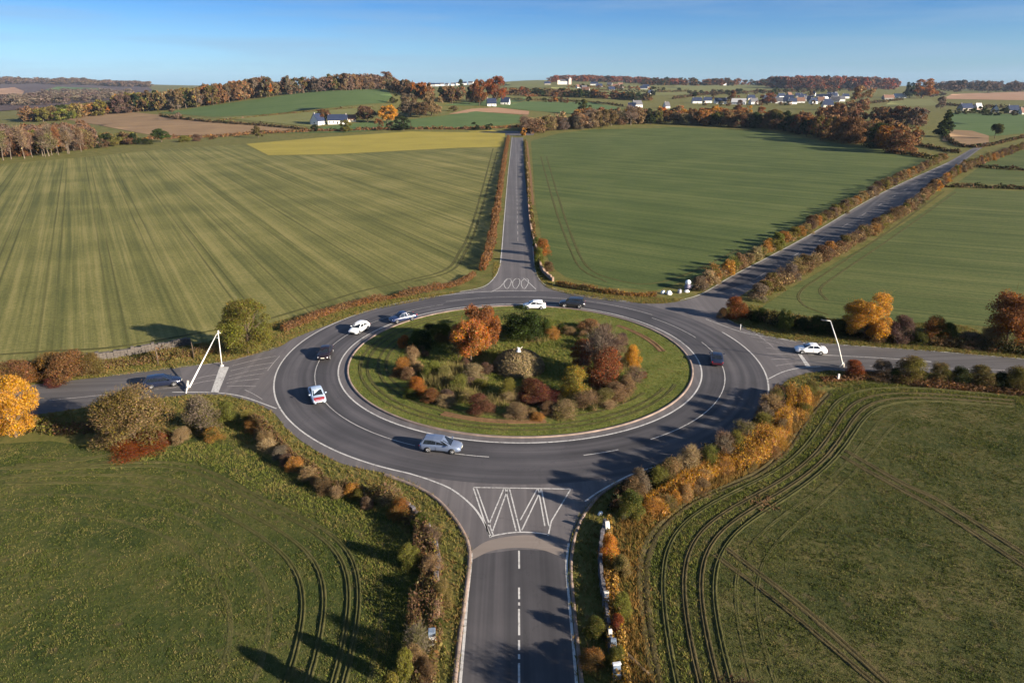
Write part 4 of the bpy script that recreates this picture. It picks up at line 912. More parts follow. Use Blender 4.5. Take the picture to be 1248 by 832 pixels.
# ------------------------------------------------------------------ houses
M_ROOFS = {'slate': flat_mat('slate_roof', (.018, .026, .055), .8, var=.3, scale=2, spec=.15), 'grey': flat_mat('grey_roof', (.07, .068, .078), .7, var=.3), 'brown': flat_mat('tile_roof', (.14, .07, .045), .8, var=.3), 'white': flat_mat('pale_roof', (.42, .41, .4), .7)}
M_WALLS = {'white': flat_mat('white_render', (.66, .64, .6), .8, var=.06), 'cream': flat_mat('cream_render', (.62, .54, .42), .8, var=.1), 'stone': flat_mat('stone_house', (.26, .23, .2), .9), 'pink': flat_mat('pink_render', (.55, .4, .34), .8)}
M_WIN = flat_mat('window_glass', (.03, .04, .055), .15, spec=.6); M_FRAME = flat_mat('window_frame', (.7, .7, .68), .5)
def house(px, base, wd, dp, eh, rh, rz, wall, roof, label, group=None, chim=1, name='house', xy=None, wing=False):
    x, y = xy or G(px, base); z = H(x, y); sc = 1.0 if y < 900 or xy else 1.12; wd, dp, eh, rh = wd * sc, dp * sc, eh * sc * .72, rh * sc * 1.45; r = empty(name, (x, y, z), rz); tag(r, label, 'house' if name == 'house' else name.split('_')[-1], group)
    W, D = wd / 2, dp / 2; m = MB()
    m.add([(-W, -D, -1.5), (W, -D, -1.5), (W, D, -1.5), (-W, D, -1.5), (-W, -D, eh), (W, -D, eh), (W, D, eh), (-W, D, eh), (-W, 0, eh + rh), (W, 0, eh + rh)],
          [(0, 1, 5, 4), (2, 3, 7, 6), (1, 2, 6, 9, 5), (3, 0, 4, 8, 7)]); m.build('wall', M_WALLS[wall], r)
    o = .35; m = MB(); t = .22; k = rh / D
    for s in (-1, 1):
        e = [(-W - o, s * (D + o), eh - o * k), (W + o, s * (D + o), eh - o * k), (W + o, 0, eh + rh), (-W - o, 0, eh + rh)]
        m.add([(a, b, c + .03) for a, b, c in e] + [(a, b, c + t) for a, b, c in e], [(0, 1, 2, 3), (4, 5, 6, 7), (0, 1, 5, 4), (1, 2, 6, 5), (3, 0, 4, 7)])
    rf = m.build('roof', M_ROOFS[roof], r)
    for q in range(chim):
        c = MB(); xx = (-W + .8) if q == 0 else W - .8; c.box(xx - .45, xx + .45, -.4, .4, eh + rh - .6, eh + rh + 1.1); c.build('chimney', M_WALLS['stone'], rf)
    nw = max(2, int(wd / 3)); fl = 2 if eh > 4 else 1
    for s in (-1,):
        for f_ in range(fl):
            for q in range(nw):
                xx = -W + wd * (q + .5) / nw; z0 = 1.0 + f_ * 2.6
                if f_ == 0 and q == nw // 2:
                    c = MB(); c.box(xx - .55, xx + .55, s * (D + .04) - .05, s * (D + .04) + .05, 0, 2.1); c.build('door', M_TRIM, r); continue
                c = MB(); c.box(xx - .6, xx + .6, s * (D + .02) - .05, s * (D + .02) + .05, z0, z0 + 1.2); wn = c.build('window', M_WIN, r)
    for s in (-1, 1):
        c = MB(); c.box(s * (W + .02) - .05, s * (W + .02) + .05, -.6, .6, 1.0, 2.2); c.build('window', M_WIN, r)
    if wing:
        m = MB(); m.box(W * .2, W * .7, -D - 3.2, -D - .01, -1.5, eh * .8); m.build('wing', M_WALLS[wall], r); m = MB(); m.add([(W * .2 - .3, -D - 3.5, eh * .8), (W * .7 + .3, -D - 3.5, eh * .8), (W * .7 + .3, -D + .2, eh * .8 + 1.6), (W * .2 - .3, -D + .2, eh * .8 + 1.6)], [(0, 1, 2, 3)]); m.build('wing_roof', M_ROOFS[roof], r)
    return r
house(388, 152, 10, 9, 4.6, 4.2, 1.1, 'white', 'slate', 'white gabled farmhouse left of its round brown tree', name='house', chim=1)
house(412, 151, 17, 8, 4.6, 3.2, .15, 'white', 'slate', 'long white farmhouse right of the round brown tree', chim=2)
house(428, 148.5, 9, 7, 3.2, 2.6, .2, 'cream', 'brown', 'small cream outbuilding behind the long white farmhouse', chim=0)
house(599, 129.5, 11, 8, 4.6, 4, .15, 'white', 'slate', 'white cottage under the large red tree, left of a pair', chim=1); house(616, 127.5, 10, 7, 4, 3.5, -.2, 'white', 'slate', 'second white cottage right of the one under the red tree', chim=1)
# white castle-like house on the hill
x, y = G(690, 103); y0 = y; z = H(x, y); k = y / 1500; r = empty('manor_house', (x, y, z), .1); tag(r, 'white turreted manor standing on the hill crest', 'manor')
m = MB(); m.box(-15 * k, 7 * k, -5 * k, 5 * k, -3, 6 * k); m.build('main_wall', M_WALLS['white'], r)
m = MB(); m.add([(-15.5 * k, -5.5 * k, 6 * k), (7.5 * k, -5.5 * k, 6 * k), (7.5 * k, 5.5 * k, 6 * k), (-15.5 * k, 5.5 * k, 6 * k), (-14 * k, 0, 9.5 * k), (6 * k, 0, 9.5 * k)], [(0, 1, 5, 4), (2, 3, 4, 5), (1, 2, 5), (3, 0, 4)]); rf = m.build('roof', M_ROOFS['grey'], r)
m = MB(); m.box(4 * k, 9.5 * k, -7 * k, -1 * k, -3, 10 * k); tw = m.build('tower', M_WALLS['pink'], r); m = MB(); m.lathe([(3.6 * k, 10 * k), (0, 14 * k)], 8, c=(6.7 * k, -4 * k, 0)); m.build('tower_roof', M_ROOFS['white'], tw)
m = MB(); m.box(-19 * k, -14 * k, -6 * k, 0, -3, 8 * k); tw = m.build('tower', M_WALLS['cream'], r)
for q in range(6):
    for f_ in range(2): c = MB(); c.box((-12.5 + 2.9 * q) * k - .9 * k, (-12.5 + 2.9 * q) * k + .4 * k, -5.15 * k, -4.9 * k, (1 + 2.6 * f_) * k, (2.5 + 2.6 * f_) * k); c.build('window', M_WIN, r)
HS = [  # px, base row, width m, wall, roof, rz, what
    (667, 103.5, 16, 'stone', 'slate', .2, 'dark house left of the white manor'), (724, 104, 20, 'white', 'slate', -.1, 'long pale house right of the white manor'), (756, 105, 13, 'white', 'brown', .2, 'single white house under the hilltop wood'), (787, 107.5, 16, 'cream', 'slate', 0, 'yellowish house left of a dark tree on the hill'), (793, 115, 11, 'white', 'slate', .4, 'white gable beside dark trees behind the treeline'),
    (776, 131, 13, 'white', 'grey', .5, 'white and grey cottage behind the central treeline'), (770, 133.5, 9, 'white', 'slate', -.3, 'small white cottage left of the grey roofed one'), (812, 132, 6.5, 'white', 'grey', .4, 'low white shed half hidden by orange trees'),
    (849, 126, 14, 'white', 'slate', .05, 'leftmost slate-roofed house of the village'), (862, 125.5, 12, 'white', 'slate', .1, 'second slate-roofed village house from the left'), (878, 126.5, 18, 'white', 'slate', .0, 'long blue-roofed village house with a white gable'), (900, 127.5, 20, 'white', 'white', -.4, 'long white barn with a pale roof in the village'),
    (915, 122, 13, 'cream', 'slate', .2, 'slate house above the long white barn'), (918, 127, 12, 'white', 'grey', .3, 'white gabled house right of the long barn'), (952, 119.5, 14, 'white', 'slate', .3, 'blue-roofed house right of the russet village tree'), (961, 122, 15, 'white', 'slate', -.2, 'bright blue roofed house near the village centre'), (965, 127, 12, 'white', 'slate', .1, 'small white house below the bright blue roof'),
    (973, 119, 13, 'stone', 'slate', .0, 'dark slate-roofed house behind the village centre'), (984, 123.5, 15, 'stone', 'grey', .15, 'grey stone house in the village centre'), (991, 126.5, 12, 'white', 'slate', .5, 'white house facing the village meadow'), (1003, 120.5, 14, 'stone', 'slate', -.1, 'dark house behind the white village gable'), (1005, 124.5, 15, 'white', 'white', .7, 'tall white gabled house right in the village'),
    (1016, 119, 12, 'white', 'slate', .2, 'small blue-roofed house at the back right of the village'), (1021, 123.5, 20, 'white', 'grey', .0, 'long white terrace at the right end of the village'), (1008, 131, 14, 'cream', 'slate', .1, 'dark roofed house in front at the right of the village'), (1030, 120, 12, 'white', 'slate', .1, 'rightmost white village house beside the tree mass'),
    (883, 104.5, 14, 'white', 'white', .3, 'lone white house on the olive hill skyline'), (1082, 121.5, 20, 'stone', 'brown', .1, 'long low dark farm shed left of the orange tree'), (1096, 119.5, 24, 'white', 'white', .1, 'pale barn just left of the orange tree'),
    (1176, 135, 17, 'stone', 'slate', .3, 'dark stone house with a steep slate roof on the right'), (1191, 133.5, 8, 'pink', 'white', .2, 'small pale pink annex right of the dark stone house'), (1212, 137, 10, 'white', 'slate', 1.1, 'house with a white gable among dark trees at right'), (1233, 138, 12, 'stone', 'slate', .1, 'slate roofed house near the right edge'), (1246, 139.5, 9, 'cream', 'brown', .2, 'cream house at the very right edge')]
for (px, ba, wd, wl, rf_, rz, lb) in HS: house(px, ba, wd, max(7, wd * .5), 3.6 if wd < 12 else 4.6, 3.4, rz, wl, rf_, lb, 'houses of the village and hillside', chim=rnd.choice((1, 1, 2)))
g_ = random.Random(77)
for q in range(20):
    px = g_.uniform(928, 1034); ba = g_.uniform(116, 128); house(px, ba, g_.uniform(9, 14), 8, g_.choice((3.6, 4.6)), 3.6, g_.uniform(-.6, .9), g_.choice(('white', 'white', 'cream', 'stone')), g_.choice(('slate', 'slate', 'grey', 'brown')), 'one of the small close-set houses filling the middle of the village', 'small houses filling the village', chim=1)
for q in range(9):
    px = g_.uniform(700, 800); ba = g_.uniform(103.5, 112); house(px, ba, g_.uniform(11, 17), 8, 4, 3.6, g_.uniform(-.5, .5), g_.choice(('white', 'cream', 'stone')), g_.choice(('slate', 'grey', 'brown')), 'one of the small scattered houses on the hillside right of the manor', 'scattered hillside houses', chim=1)
# far skyline town
for k_, px in enumerate((522, 528, 534, 539, 545, 552, 558, 566, 574, 581)):
    x, y = G(px, 106.0); y = 3100; x = (px - 624) / 888 * y; house(px, 0, rnd.uniform(14, 24), 12, rnd.uniform(6, 11), 4, rnd.uniform(-.3, .3), 'white', rnd.choice(('grey', 'slate')), 'tiny white house of the far skyline town above the central wood', 'houses of the far skyline town', xy=(x, y), chim=0)
ORD = ['first', 'second', 'third', 'fourth', 'fifth', 'sixth', 'seventh', 'eighth', 'ninth', 'tenth', 'eleventh', 'twelfth', 'thirteenth', 'fourteenth', 'fifteenth', 'sixteenth', 'seventeenth', 'eighteenth', 'nineteenth', 'twentieth'] + ['%d%s' % (i, {1: 'st', 2: 'nd', 3: 'rd'}.get(i % 10, 'th')) for i in range(21, 80)]
CW = {'amber': 'amber', 'gold': 'golden', 'yellow': 'bright yellow', 'orange': 'orange', 'rust': 'rust red', 'russet': 'russet', 'brown': 'brown', 'tan': 'tan', 'grey': 'bare grey', 'olive': 'olive', 'green': 'green', 'dark': 'dark green', 'lime': 'pale green', 'maroon': 'dark red', 'mix': 'olive-orange', 'bracken': 'ginger', 'beige': 'beige', 'purple': 'purplish brown', 'redgreen': 'green and red'}
T = lambda *a, **k: pplant(*a, **k)
def B(px, ba, tp, wd, col, label, shape='bush', **k): return pplant(px, ba, tp, wd * 1.08, col, shape, name='bush', cat='bush', label=label, **k)

# ---- island
T(587, 428, 372, 50, 'brown', 'round', c2='rust', label='tall russet tree at the back left of the island, behind the orange one')
T(574, 442, 390, 54, 'orange', 'oak', c2='bracken', label='bright orange round tree at the left of the island')
T(597, 424, 377, 26, 'orange', 'round', c2='rust', lod='n', label='slim orange tree rising right of the tall russet one')
T(559, 436, 396, 26, 'olive', 'round', c2='grey', label='small grey-olive tree left of the bright orange one')
T(639, 414, 375, 62, 'dark', 'round', c2='green', label='dense dark green tree at the back of the island')
T(664, 412, 388, 20, 'green', 'bush', label='small green tree touching the right of the dense dark green one')
T(731, 462, 401, 52, 'grey', 'barebush', c2='purple', label='bare grey-brown tree at the right of the island')
T(738, 470, 421, 54, 'rust', 'bush', c2='brown', label='rust red tree in front of the bare grey one')
T(709, 452, 414, 34, 'rust', 'round', c2='brown', label='rust red tree left of the bare grey one on the island')
T(701, 482, 446, 46, 'yellow', 'bush', c2='lime', label='yellow tree at the front right of the island')
for px, ba, tp, wd, col, lb in [
    (650, 487, 462, 44, 'maroon', 'round dark red bush before the mound'), (619, 485, 459, 24, 'olive', 'olive bush left of the round dark red one'),
    (586, 503, 479, 36, 'maroon', 'dull maroon bush at the island front, below the reeds'), (545, 489, 474, 22, 'purple', 'right of two purplish bushes at the left front of the island'), (525, 490, 472, 26, 'russet', 'left of two purplish bushes at the left front of the island'),
    (508, 480, 459, 24, 'orange', 'orange bush at the left end of the island planting'), (504, 452, 420, 26, 'tan', 'tall tan bush on the island left, right of a ginger one'), (492, 456, 434, 26, 'bracken', 'ginger bush on the island left, below the small orange one'),
    (499, 462, 446, 20, 'brown', 'brown bush below the ginger one on the island left'), (492, 423, 408, 18, 'orange', 'small orange bush at the upper left of the island'), (515, 424, 400, 36, 'dark', 'dark shaded bush at the upper left of the island, beside the small orange one'), (540, 412, 392, 36, 'green', 'deep green bush at the upper left, against the russet tree'), (524, 408, 394, 26, 'dark', 'dark low bush at the very back left of the island'),
    (578, 464, 443, 34, 'beige', 'beige feathery bush in the middle left of the island'), (560, 476, 456, 28, 'lime', 'pale green feathery bush below the beige one'), (542, 466, 446, 26, 'beige', 'beige reedy clump left of the feathery bushes'), (527, 462, 440, 28, 'lime', 'pale green reedy clump at the left of the island'), (571, 490, 474, 22, 'tan', 'tan clump above the dull maroon bush'), (593, 455, 441, 20, 'purple', 'purplish clump just left of the mound'),
    (631, 506, 493, 40, 'beige', 'low beige bramble at the front centre of the island'), (668, 503, 490, 30, 'tan', 'low tan bramble right of the front centre'), (688, 505, 488, 38, 'beige', 'beige bramble below the yellow tree'), (716, 496, 477, 34, 'tan', 'tan bramble right of the yellow tree'), (736, 491, 473, 32, 'olive', 'olive brown bush on the lower right of the island'), (749, 486, 466, 32, 'tan', 'tan bush next to the olive brown one'),
    (763, 480, 457, 28, 'purple', 'purplish bush on the right rim of the island planting'), (774, 466, 446, 26, 'purple', 'second purplish bush on the right rim, higher up'), (770, 447, 419, 24, 'gold', 'golden bush on the right rim of the island planting'), (752, 434, 408, 28, 'purple', 'dark purplish bush above the golden one'), (736, 412, 394, 28, 'brown', 'brown bush behind the bare grey island tree'), (717, 402, 389, 32, 'russet', 'low russet bush at the back right of the island'), (684, 406, 394, 16, 'dark', 'small dark bush between the dark tree and the low russet bush'), (672, 412, 398, 22, 'bracken', 'ginger bush right of the dark green tree'), (758, 420, 404, 18, 'purple', 'small purplish bush at the back right rim'), (655, 488, 476, 60, 'maroon', 'low spread of red leaves under the round dark red bush')]:
    B(px, ba, tp, wd, col, lb, shape='barebush' if col in ('beige', 'tan', 'purple') and rnd.random() < .35 else 'bush', lod='n')

icx, icy = G(634, 446)
for i in range(46):
    a = rnd.uniform(0, 2 * PI); k = rnd.choice([1, 1, rnd.uniform(.35, .95)]) * rnd.uniform(.93, 1.06); x, y = icx + 16.6 * k * math.cos(a), icy + 15.2 * k * math.sin(a) - .8
    if math.hypot(x - G(632, 452)[0], y - G(632, 452)[1]) < 4.6: continue
    col = rnd.choice(['brown', 'tan', 'olive', 'purple', 'russet', 'beige', 'green', 'bracken', 'olive']); h = rnd.uniform(.7, 1.5)
    plant(x, y, h, h * rnd.uniform(1.3, 2.1), col, rnd.choice(['bush', 'bush', 'barebush']), 'n', 'bush', 'low ' + CW[col] + ' scrub filling gaps between the island shrubs', 'bush', CW[col] + ' low scrub of the island')
# ---- trees and bushes round the junction
T(302, 430, 366, 68, 'olive', 'round', lod='x', c2='lime', label='round olive green tree by the left field hedge')
T(20, 532, 463, 74, 'yellow', 'round', lod='x', c2='gold', label='golden yellow tree at the left edge of the picture')
T(165, 541, 468, 106, 'tan', 'bush', lod='x', c2='mix', label='big domed brown tree on the left verge')
B(247, 524, 481, 48, 'grey', 'grey olive bush right of the big domed brown tree', c2='olive')
B(168, 545, 536, 74, 'rust', 'low orange bramble skirting the big domed brown tree', c2='rust'); B(198, 541, 527, 20, 'rust', 'red-orange bramble at the right foot of the domed brown tree')
B(222, 538, 520, 26, 'tan', 'tan scrub between the domed tree and the grey bush'); B(262, 536, 520, 26, 'bracken', 'ginger scrub below the grey olive bush'); B(278, 512, 488, 26, 'olive', 'olive scrub right of the grey olive bush')
for px, ba, tp, wd, col in ((8, 470, 440, 30, 'brown'), (28, 468, 437, 44, 'russet'), (62, 460, 429, 46, 'mix'), (86, 462, 426, 52, 'russet'), (112, 456, 428, 36, 'olive'), (70, 468, 456, 30, 'maroon')):
    B(px, ba, tp, wd, col, CW[col] + ' bush in the left hedge, %s from the picture edge' % ORD[min(5, int(px / 22))], lod='n')
T(1053, 413, 353, 62, 'gold', 'round', lod='x', c2='amber', label='golden orange tree beside the right side road')
T(1225, 424, 357, 64, 'russet', 'oak', c2='rust', label='dark russet spreading tree near the right edge'); T(1246, 420, 362, 30, 'rust', 'round', c2='russet', label='rust tree cut by the right edge of the picture')
T(955, 403, 376, 22, 'lime', 'round', label='small pale green tree right of the rust red corner bush')
B(897, 388, 360, 30, 'rust', 'rust red bush on the corner of the north-east lane'); B(925, 392, 374, 20, 'dark', 'dark green bush between the rust red corner bush and the small pale tree'); B(880, 388, 374, 14, 'russet', 'small russet bush at the very corner of the lane')
B(1096, 416, 383, 36, 'purple', 'purplish brown bush right of the golden orange tree'); B(1136, 417, 384, 34, 'redgreen', 'green bush with reddish top between the purplish and russet trees'); B(1152, 418, 392, 26, 'green', 'green bush left of the dark russet tree'); B(1070, 416, 396, 24, 'brown', 'brown scrub at the foot of the golden orange tree'); B(1180, 422, 404, 30, 'brown', 'brown scrub left of the dark russet tree'); B(1205, 424, 398, 34, 'russet', 'russet scrub under the dark russet tree'); B(1118, 419, 404, 24, 'dark', 'low dark bush between the purplish and green-red bushes')
B(1020, 408, 388, 26, 'dark', 'dark bush just left of the golden orange tree'); B(995, 404, 384, 30, 'dark', 'dark hedge bush above the white waiting car'); B(975, 402, 386, 22, 'dark', 'dark hedge bush right of the small pale tree')
for px, ba, tp, wd, col, lb in ((1041, 459, 438, 28, 'rust', 'orange-red bush at the foot of the lamp post'), (1072, 462, 438, 28, 'grey', 'grey brown bush right of the orange-red one'), (1106, 466, 432, 40, 'lime', 'pale green rounded bush on the right roadside'), (1142, 467, 441, 26, 'olive', 'olive bush right of the pale green rounded one'), (1152, 468, 450, 18, 'tan', 'tan bush in the right roadside row'), (1166, 469, 446, 26, 'dark', 'dark bush in the right roadside row'), (1194, 471, 444, 34, 'olive', 'olive brown bush second from the right edge of the row'), (1238, 476, 446, 40, 'olive', 'olive bush at the right edge of the roadside row'), (1088, 464, 448, 20, 'dark', 'dark bush between the grey brown and pale green ones'), (1124, 467, 452, 20, 'dark', 'dark bush just right of the pale green rounded one'), (1216, 474, 452, 24, 'dark', 'dark bush between the last two olive ones')):
    B(px, ba, tp, wd, col, lb, c2='brown' if col in ('lime', 'olive') else None)
# far road right side
B(662, 312, 289, 20, 'orange', 'orange bush beside the mouth of the far road', c2='olive'); B(657, 322, 300, 14, 'lime', 'pale green bush left of the orange one at the far road'); B(653, 300, 288, 9, 'green', 'small green bush by the right edge of the far road'); B(668, 330, 318, 14, 'brown', 'brown bush just below the orange one at the far road')
T(936, 300, 289, 12, 'gold', 'bush', label='little golden bush standing out in the north-east hedge', lod='m', name='bush', cat='bush')
# near left verge
for px, ba, tp, wd, col, lb in ((541, 735, 706, 26, 'olive', 'round olive yellow bush on the near left verge'), (511, 800, 762, 34, 'grey', 'bare greyish bush left of the white roadside cabinet'), (508, 818, 785, 34, 'tan', 'tan dead bush below the bare greyish one'), (528, 700, 676, 26, 'purple', 'purplish bush hugging the dark curved wall'), (527, 665, 640, 26, 'purple', 'purplish bush higher up the dark curved wall'), (513, 650, 625, 30, 'green', 'green scrub left of the dark curved wall'), (487, 630, 606, 28, 'mix', 'mixed olive bush by the upper end of the dark wall'), (500, 690, 660, 30, 'olive', 'olive scrub in the shade of the dark wall'), (520, 830, 800, 24, 'brown', 'brown scrub at the bottom of the left verge'), (535, 770, 752, 16, 'green', 'small green bush right of the white cabinet')):
    B(px, ba, tp, wd, col, lb, shape='barebush' if col in ('grey', 'purple') else 'bush')
q = resample(GL([(300, 515), (318, 530), (346, 558), (382, 590), (412, 603), (446, 611), (470, 618)]), 1.35)
for i, (x, y) in enumerate(q):
    col = rnd.choice(['brown', 'tan', 'olive', 'bracken', 'grey', 'brown', 'amber', 'mix', 'tan', 'olive', 'purple']); k = rnd.uniform(.65, 1.2)
    plant(x + rnd.uniform(-.7, .7), y + rnd.uniform(-.7, .7), 1.5 * k, 1.9 * k, col, rnd.choice(['bush', 'barebush', 'bush']), 'n', 'bush', CW[col] + ' bush, %s along the left bank of the ring from the left side road' % ORD[i], 'bush', 'bushes of the left bank of the ring')
# tall ginger verge on the right of the ring
line = GL([(985, 476), (972, 500), (958, 522), (940, 545), (918, 560), (893, 576), (868, 588), (842, 600), (815, 612), (792, 628)])
for i, (x, y) in enumerate(resample(line, 1.8)):
    col = rnd.choice(['bracken', 'amber', 'tan', 'bracken', 'tan', 'russet', 'amber', 'brown']) if i > 9 else rnd.choice(['tan', 'bracken', 'beige', 'olive', 'tan'])
    plant(x + rnd.uniform(-.9, .9), y + rnd.uniform(-.9, .9), rnd.uniform(1.0, 2.0), rnd.uniform(1.4, 2.5), col, rnd.choice(['bush', 'barebush', 'barebush']), 'n', 'bush', CW[col] + ' bush, %s in the tall right bank counting down from the lamp post' % ORD[i], 'bush', 'bushes of the tall bank right of the ring')
line = GL([(945, 500), (925, 530), (898, 553), (870, 566), (830, 580), (790, 598), (765, 615)])
for i, (x, y) in enumerate(resample(line, 2.2)):
    col = rnd.choice(['brown', 'tan', 'grey', 'olive', 'dark', 'brown'])
    plant(x + rnd.uniform(-.6, .6), y + rnd.uniform(-.6, .6), rnd.uniform(2.1, 3.5), rnd.uniform(1.9, 3.0), col, rnd.choice(['barebush', 'bare', 'bush']), 'n', 'bush', CW[col] + ' shrub on the road side of the tall right bank, %s from its top' % ORD[i], 'bush', 'shrubs on the road side of the tall bank')
B(768, 634, 596, 34, 'lime', 'pale green bush at the lower end of the tall right bank', c2='green')
B(741, 680, 650, 24, 'orange', 'orange bush among the right verge posts', c2='gold'); B(752, 770, 748, 22, 'rust', 'dark red bush among the lower right verge panels', c2='maroon'); B(757, 700, 676, 28, 'olive', 'olive bush below the orange one on the right verge', c2='tan'); B(757, 752, 722, 26, 'lime', 'pale olive grassy bush above the dark red one', c2='olive'); B(752, 808, 786, 24, 'olive', 'olive bush between the lowest verge panels'); B(724, 775, 750, 30, 'olive', 'olive bush on the shaded near right verge', c2='green'); B(722, 810, 790, 34, 'mix', 'brownish low bush at the bottom of the right verge')
# trees just outside the lower right corner: their shadows reach the near road
for i, (x, y, h, w_, sh) in enumerate(((17.5, 26.2, 7.5, 6.0, 'thin'), (21.5, 24.6, 7.2, 6, 'bare'), (13.2, 29.2, 5.2, 4.4, 'thin'))):
    plant(x, y, h, w_, 'brown', sh, 'n', 'tree', 'bare roadside tree just below the picture, casting the branchy shadow on the near road', 'tree', 'bare trees casting shadows on the near road')
for i, (x, y, h, w_) in enumerate(((-7.2, 31.0, 4.4, 2.6), (-7.0, 34.0, 3.2, 2.2))):
    plant(x, y, h, w_, 'olive', 'tall', 'n', 'tree', 'narrow olive tree at the bottom of the left verge', 'tree', 'narrow trees of the left verge')

# ---- hedges
def hp(px): return smooth(GL(px), 4)
hedge(hp([(345, 405), (372, 394), (400, 383), (450, 369), (520, 356), (560, 346), (578, 337)]), 1.35, 1.3, ('brown', 'russet'), 380, .085, 'clipped brown hedge along the top left of the ring', seed=1, twig=.3)
hedge(hp([(588, 330), (598, 302), (605, 262), (612, 215), (617, 182), (620, 168)]), 2.0, 1.8, ('brown', 'russet'), 300, .12, 'long brown hedge on the left of the far road', seed=2, twig=.2)
hedge(hp([(122, 450), (180, 443), (235, 434), (268, 428)]), 1.7, 1.2, ('brown', 'mix'), 380, .09, 'brown hedge before the grey topped wall on the left', seed=3)
hedge(hp([(-150, 485), (-60, 470), (0, 459), (60, 454), (118, 447)]), 2.2, 2.0, ('brown', 'mix'), 240, .12, 'bushy brown hedge at the far left of the side road', seed=4)
hedge(hp([(678, 347), (700, 352), (740, 358), (780, 361), (800, 361)]), 1.1, 1.1, ('brown', 'bracken'), 340, .09, 'low brown hedge at the corner of the cereal field', seed=5)
hedge(hp([(640, 172), (643, 215), (647, 262), (652, 295)]), 1.1, 1.0, ('olive', 'brown'), 80, .2, 'thin olive hedge on the right of the far road', seed=6)
hedge(hp([(905, 386), (940, 395), (980, 401), (1020, 407), (1070, 414), (1130, 419), (1200, 426), (1300, 436)]), 2.2, 1.9, ('dark', 'brown'), 280, .12, 'dark hedge on the far side of the right side road', seed=7)
hedge(hp([(1000, 463), (1060, 462), (1130, 470), (1248, 481), (1400, 496)]), .9, 1.3, ('brown', 'russet'), 260, .1, 'low brown bramble hedge on the near side of the right side road', seed=8)
hedge(hp([(-100, 545), (0, 528), (60, 527), (110, 527), (140, 530)]), 1.2, 1.4, ('brown', 'olive'), 300, .1, 'low scrubby hedge between the golden and brown trees', seed=9)
hedge(hp([(300, 510), (330, 536), (365, 567), (400, 588), (440, 600), (475, 612), (500, 632), (517, 655), (523, 690), (524, 740), (520, 790), (515, 838)]), 1.5, 1.8, ('brown', 'mix'), 520, .075, 'ragged brown and olive hedge along the near left bank', seed=10, ragged=.6)
hedge(hp([(745, 640), (741, 690), (746, 740), (752, 790), (757, 838)]), .9, 1.2, ('olive', 'bracken'), 300, .07, 'ragged olive growth along the near right wall', seed=11, ragged=.6)
hedge(hp([(975, 488), (955, 520), (925, 548), (880, 574), (830, 598), (790, 622)]), 1.75, 2.6, ('bracken', 'amber'), 1300, .06, 'dense ginger bracken bank right of the ring', seed=12, twig=.6)
hedge(hp([(954, 480), (938, 510), (912, 540), (878, 558), (820, 578), (770, 602), (745, 625)]), 1.5, 1.6, ('brown', 'dark'), 380, .1, 'dark brown undergrowth on the road side of the bracken bank', seed=13)
hedge(hp([(1150, 228), (1200, 229.5), (1248, 231), (1400, 236)]), 1.6, 1.8, ('brown', 'dark'), 60, .24, 'thin dark hedge at the back of the right-hand field', seed=14)
hedge(hp([(1190, 204), (1248, 208), (1400, 213)]), 1.6, 1.8, ('brown', 'dark'), 50, .28, 'thin dark hedge between the two far paddocks', seed=15)
for px, lb, cols, hh, sd in (([(195, 142), (215, 145), (262, 150), (330, 155), (376, 159)], 'dark hedge line between the ploughed field and the green slope', ('dark', 'brown'), 2.5, 16), ([(160, 172), (215, 169), (250, 168), (330, 163), (420, 160), (500, 158), (560, 158), (600, 157)], 'long brown hedge behind the striped and yellow fields', ('brown', 'russet'), 2.6, 17), ([(640, 156), (600, 156.5), (570, 157.5), (545, 158)], 'dark hedge along the crossing lane', ('bracken', 'brown'), 2., 18), ([(265, 147), (330, 141), (400, 134.5), (455, 131)], 'thin hedge under the bright green slope', ('brown', 'olive'), 1.2, 19), ([(622, 122), (680, 123), (730, 126), (760, 130)], 'dark hedge behind the small green field in the centre', ('dark', 'brown'), 3., 20), ([(1150, 160), (1160, 174), (1180, 180), (1205, 178), (1248, 168), (1300, 160)], 'hedge round the dark brown plot by the round tree', ('brown', 'dark'), 2., 21), ([(1080, 186), (1110, 190), (1140, 194)], 'low hedge at the top end of the north-east lane', ('dark', 'russet'), 2.4, 22), ([(1112, 176), (1150, 184), (1170, 187)], 'dark hedge before the lone conifer', ('dark', 'brown'), 2., 23)):
    hedge(hp(px), hh, 2.4, cols, 22, .5, lb, seed=sd, twig=.1)
# north-east lane: bushes on both sides
for side, a, lb in ((0, [(850, 352), (880, 338), (910, 320), (950, 299), (990, 277), (1040, 250), (1085, 226), (1120, 209), (1150, 194)], 'left'), (1, [(920, 366), (950, 348), (990, 326), (1030, 303), (1075, 277), (1110, 255), (1135, 236), (1160, 216), (1180, 205), (1215, 193), (1248, 181)], 'right')):
    q = resample(GL(a), 4.3 if side == 0 else 4.6)
    hedge([tuple(v) for v in q], 1.6 + .9 * side, 1.9, ('brown', 'tan'), 170, .13, 'rough brown hedge along the %s of the north-east lane' % lb, seed=30 + side)
    for i, (x, y) in enumerate(q):
        col = rnd.choice(['brown', 'tan', 'olive', 'brown', 'tan', 'grey', 'purple', 'olive', 'bracken']); h = rnd.uniform(2.3, 3.7) * (1.25 if y > 250 else 1) * (1.1 if side else 1)
        plant(x + rnd.uniform(-.5, .5), y + rnd.uniform(-.8, .8), h, rnd.uniform(3.2, 4.8), col, rnd.choice(['bush', 'bush', 'barebush']), 'm' if y < 260 else 'f', 'bush', CW[col] + ' bush, %s along the %s of the north-east lane from the roundabout' % (ORD[min(i, 78)], lb), 'bush', 'bushes along the %s of the north-east lane' % lb)

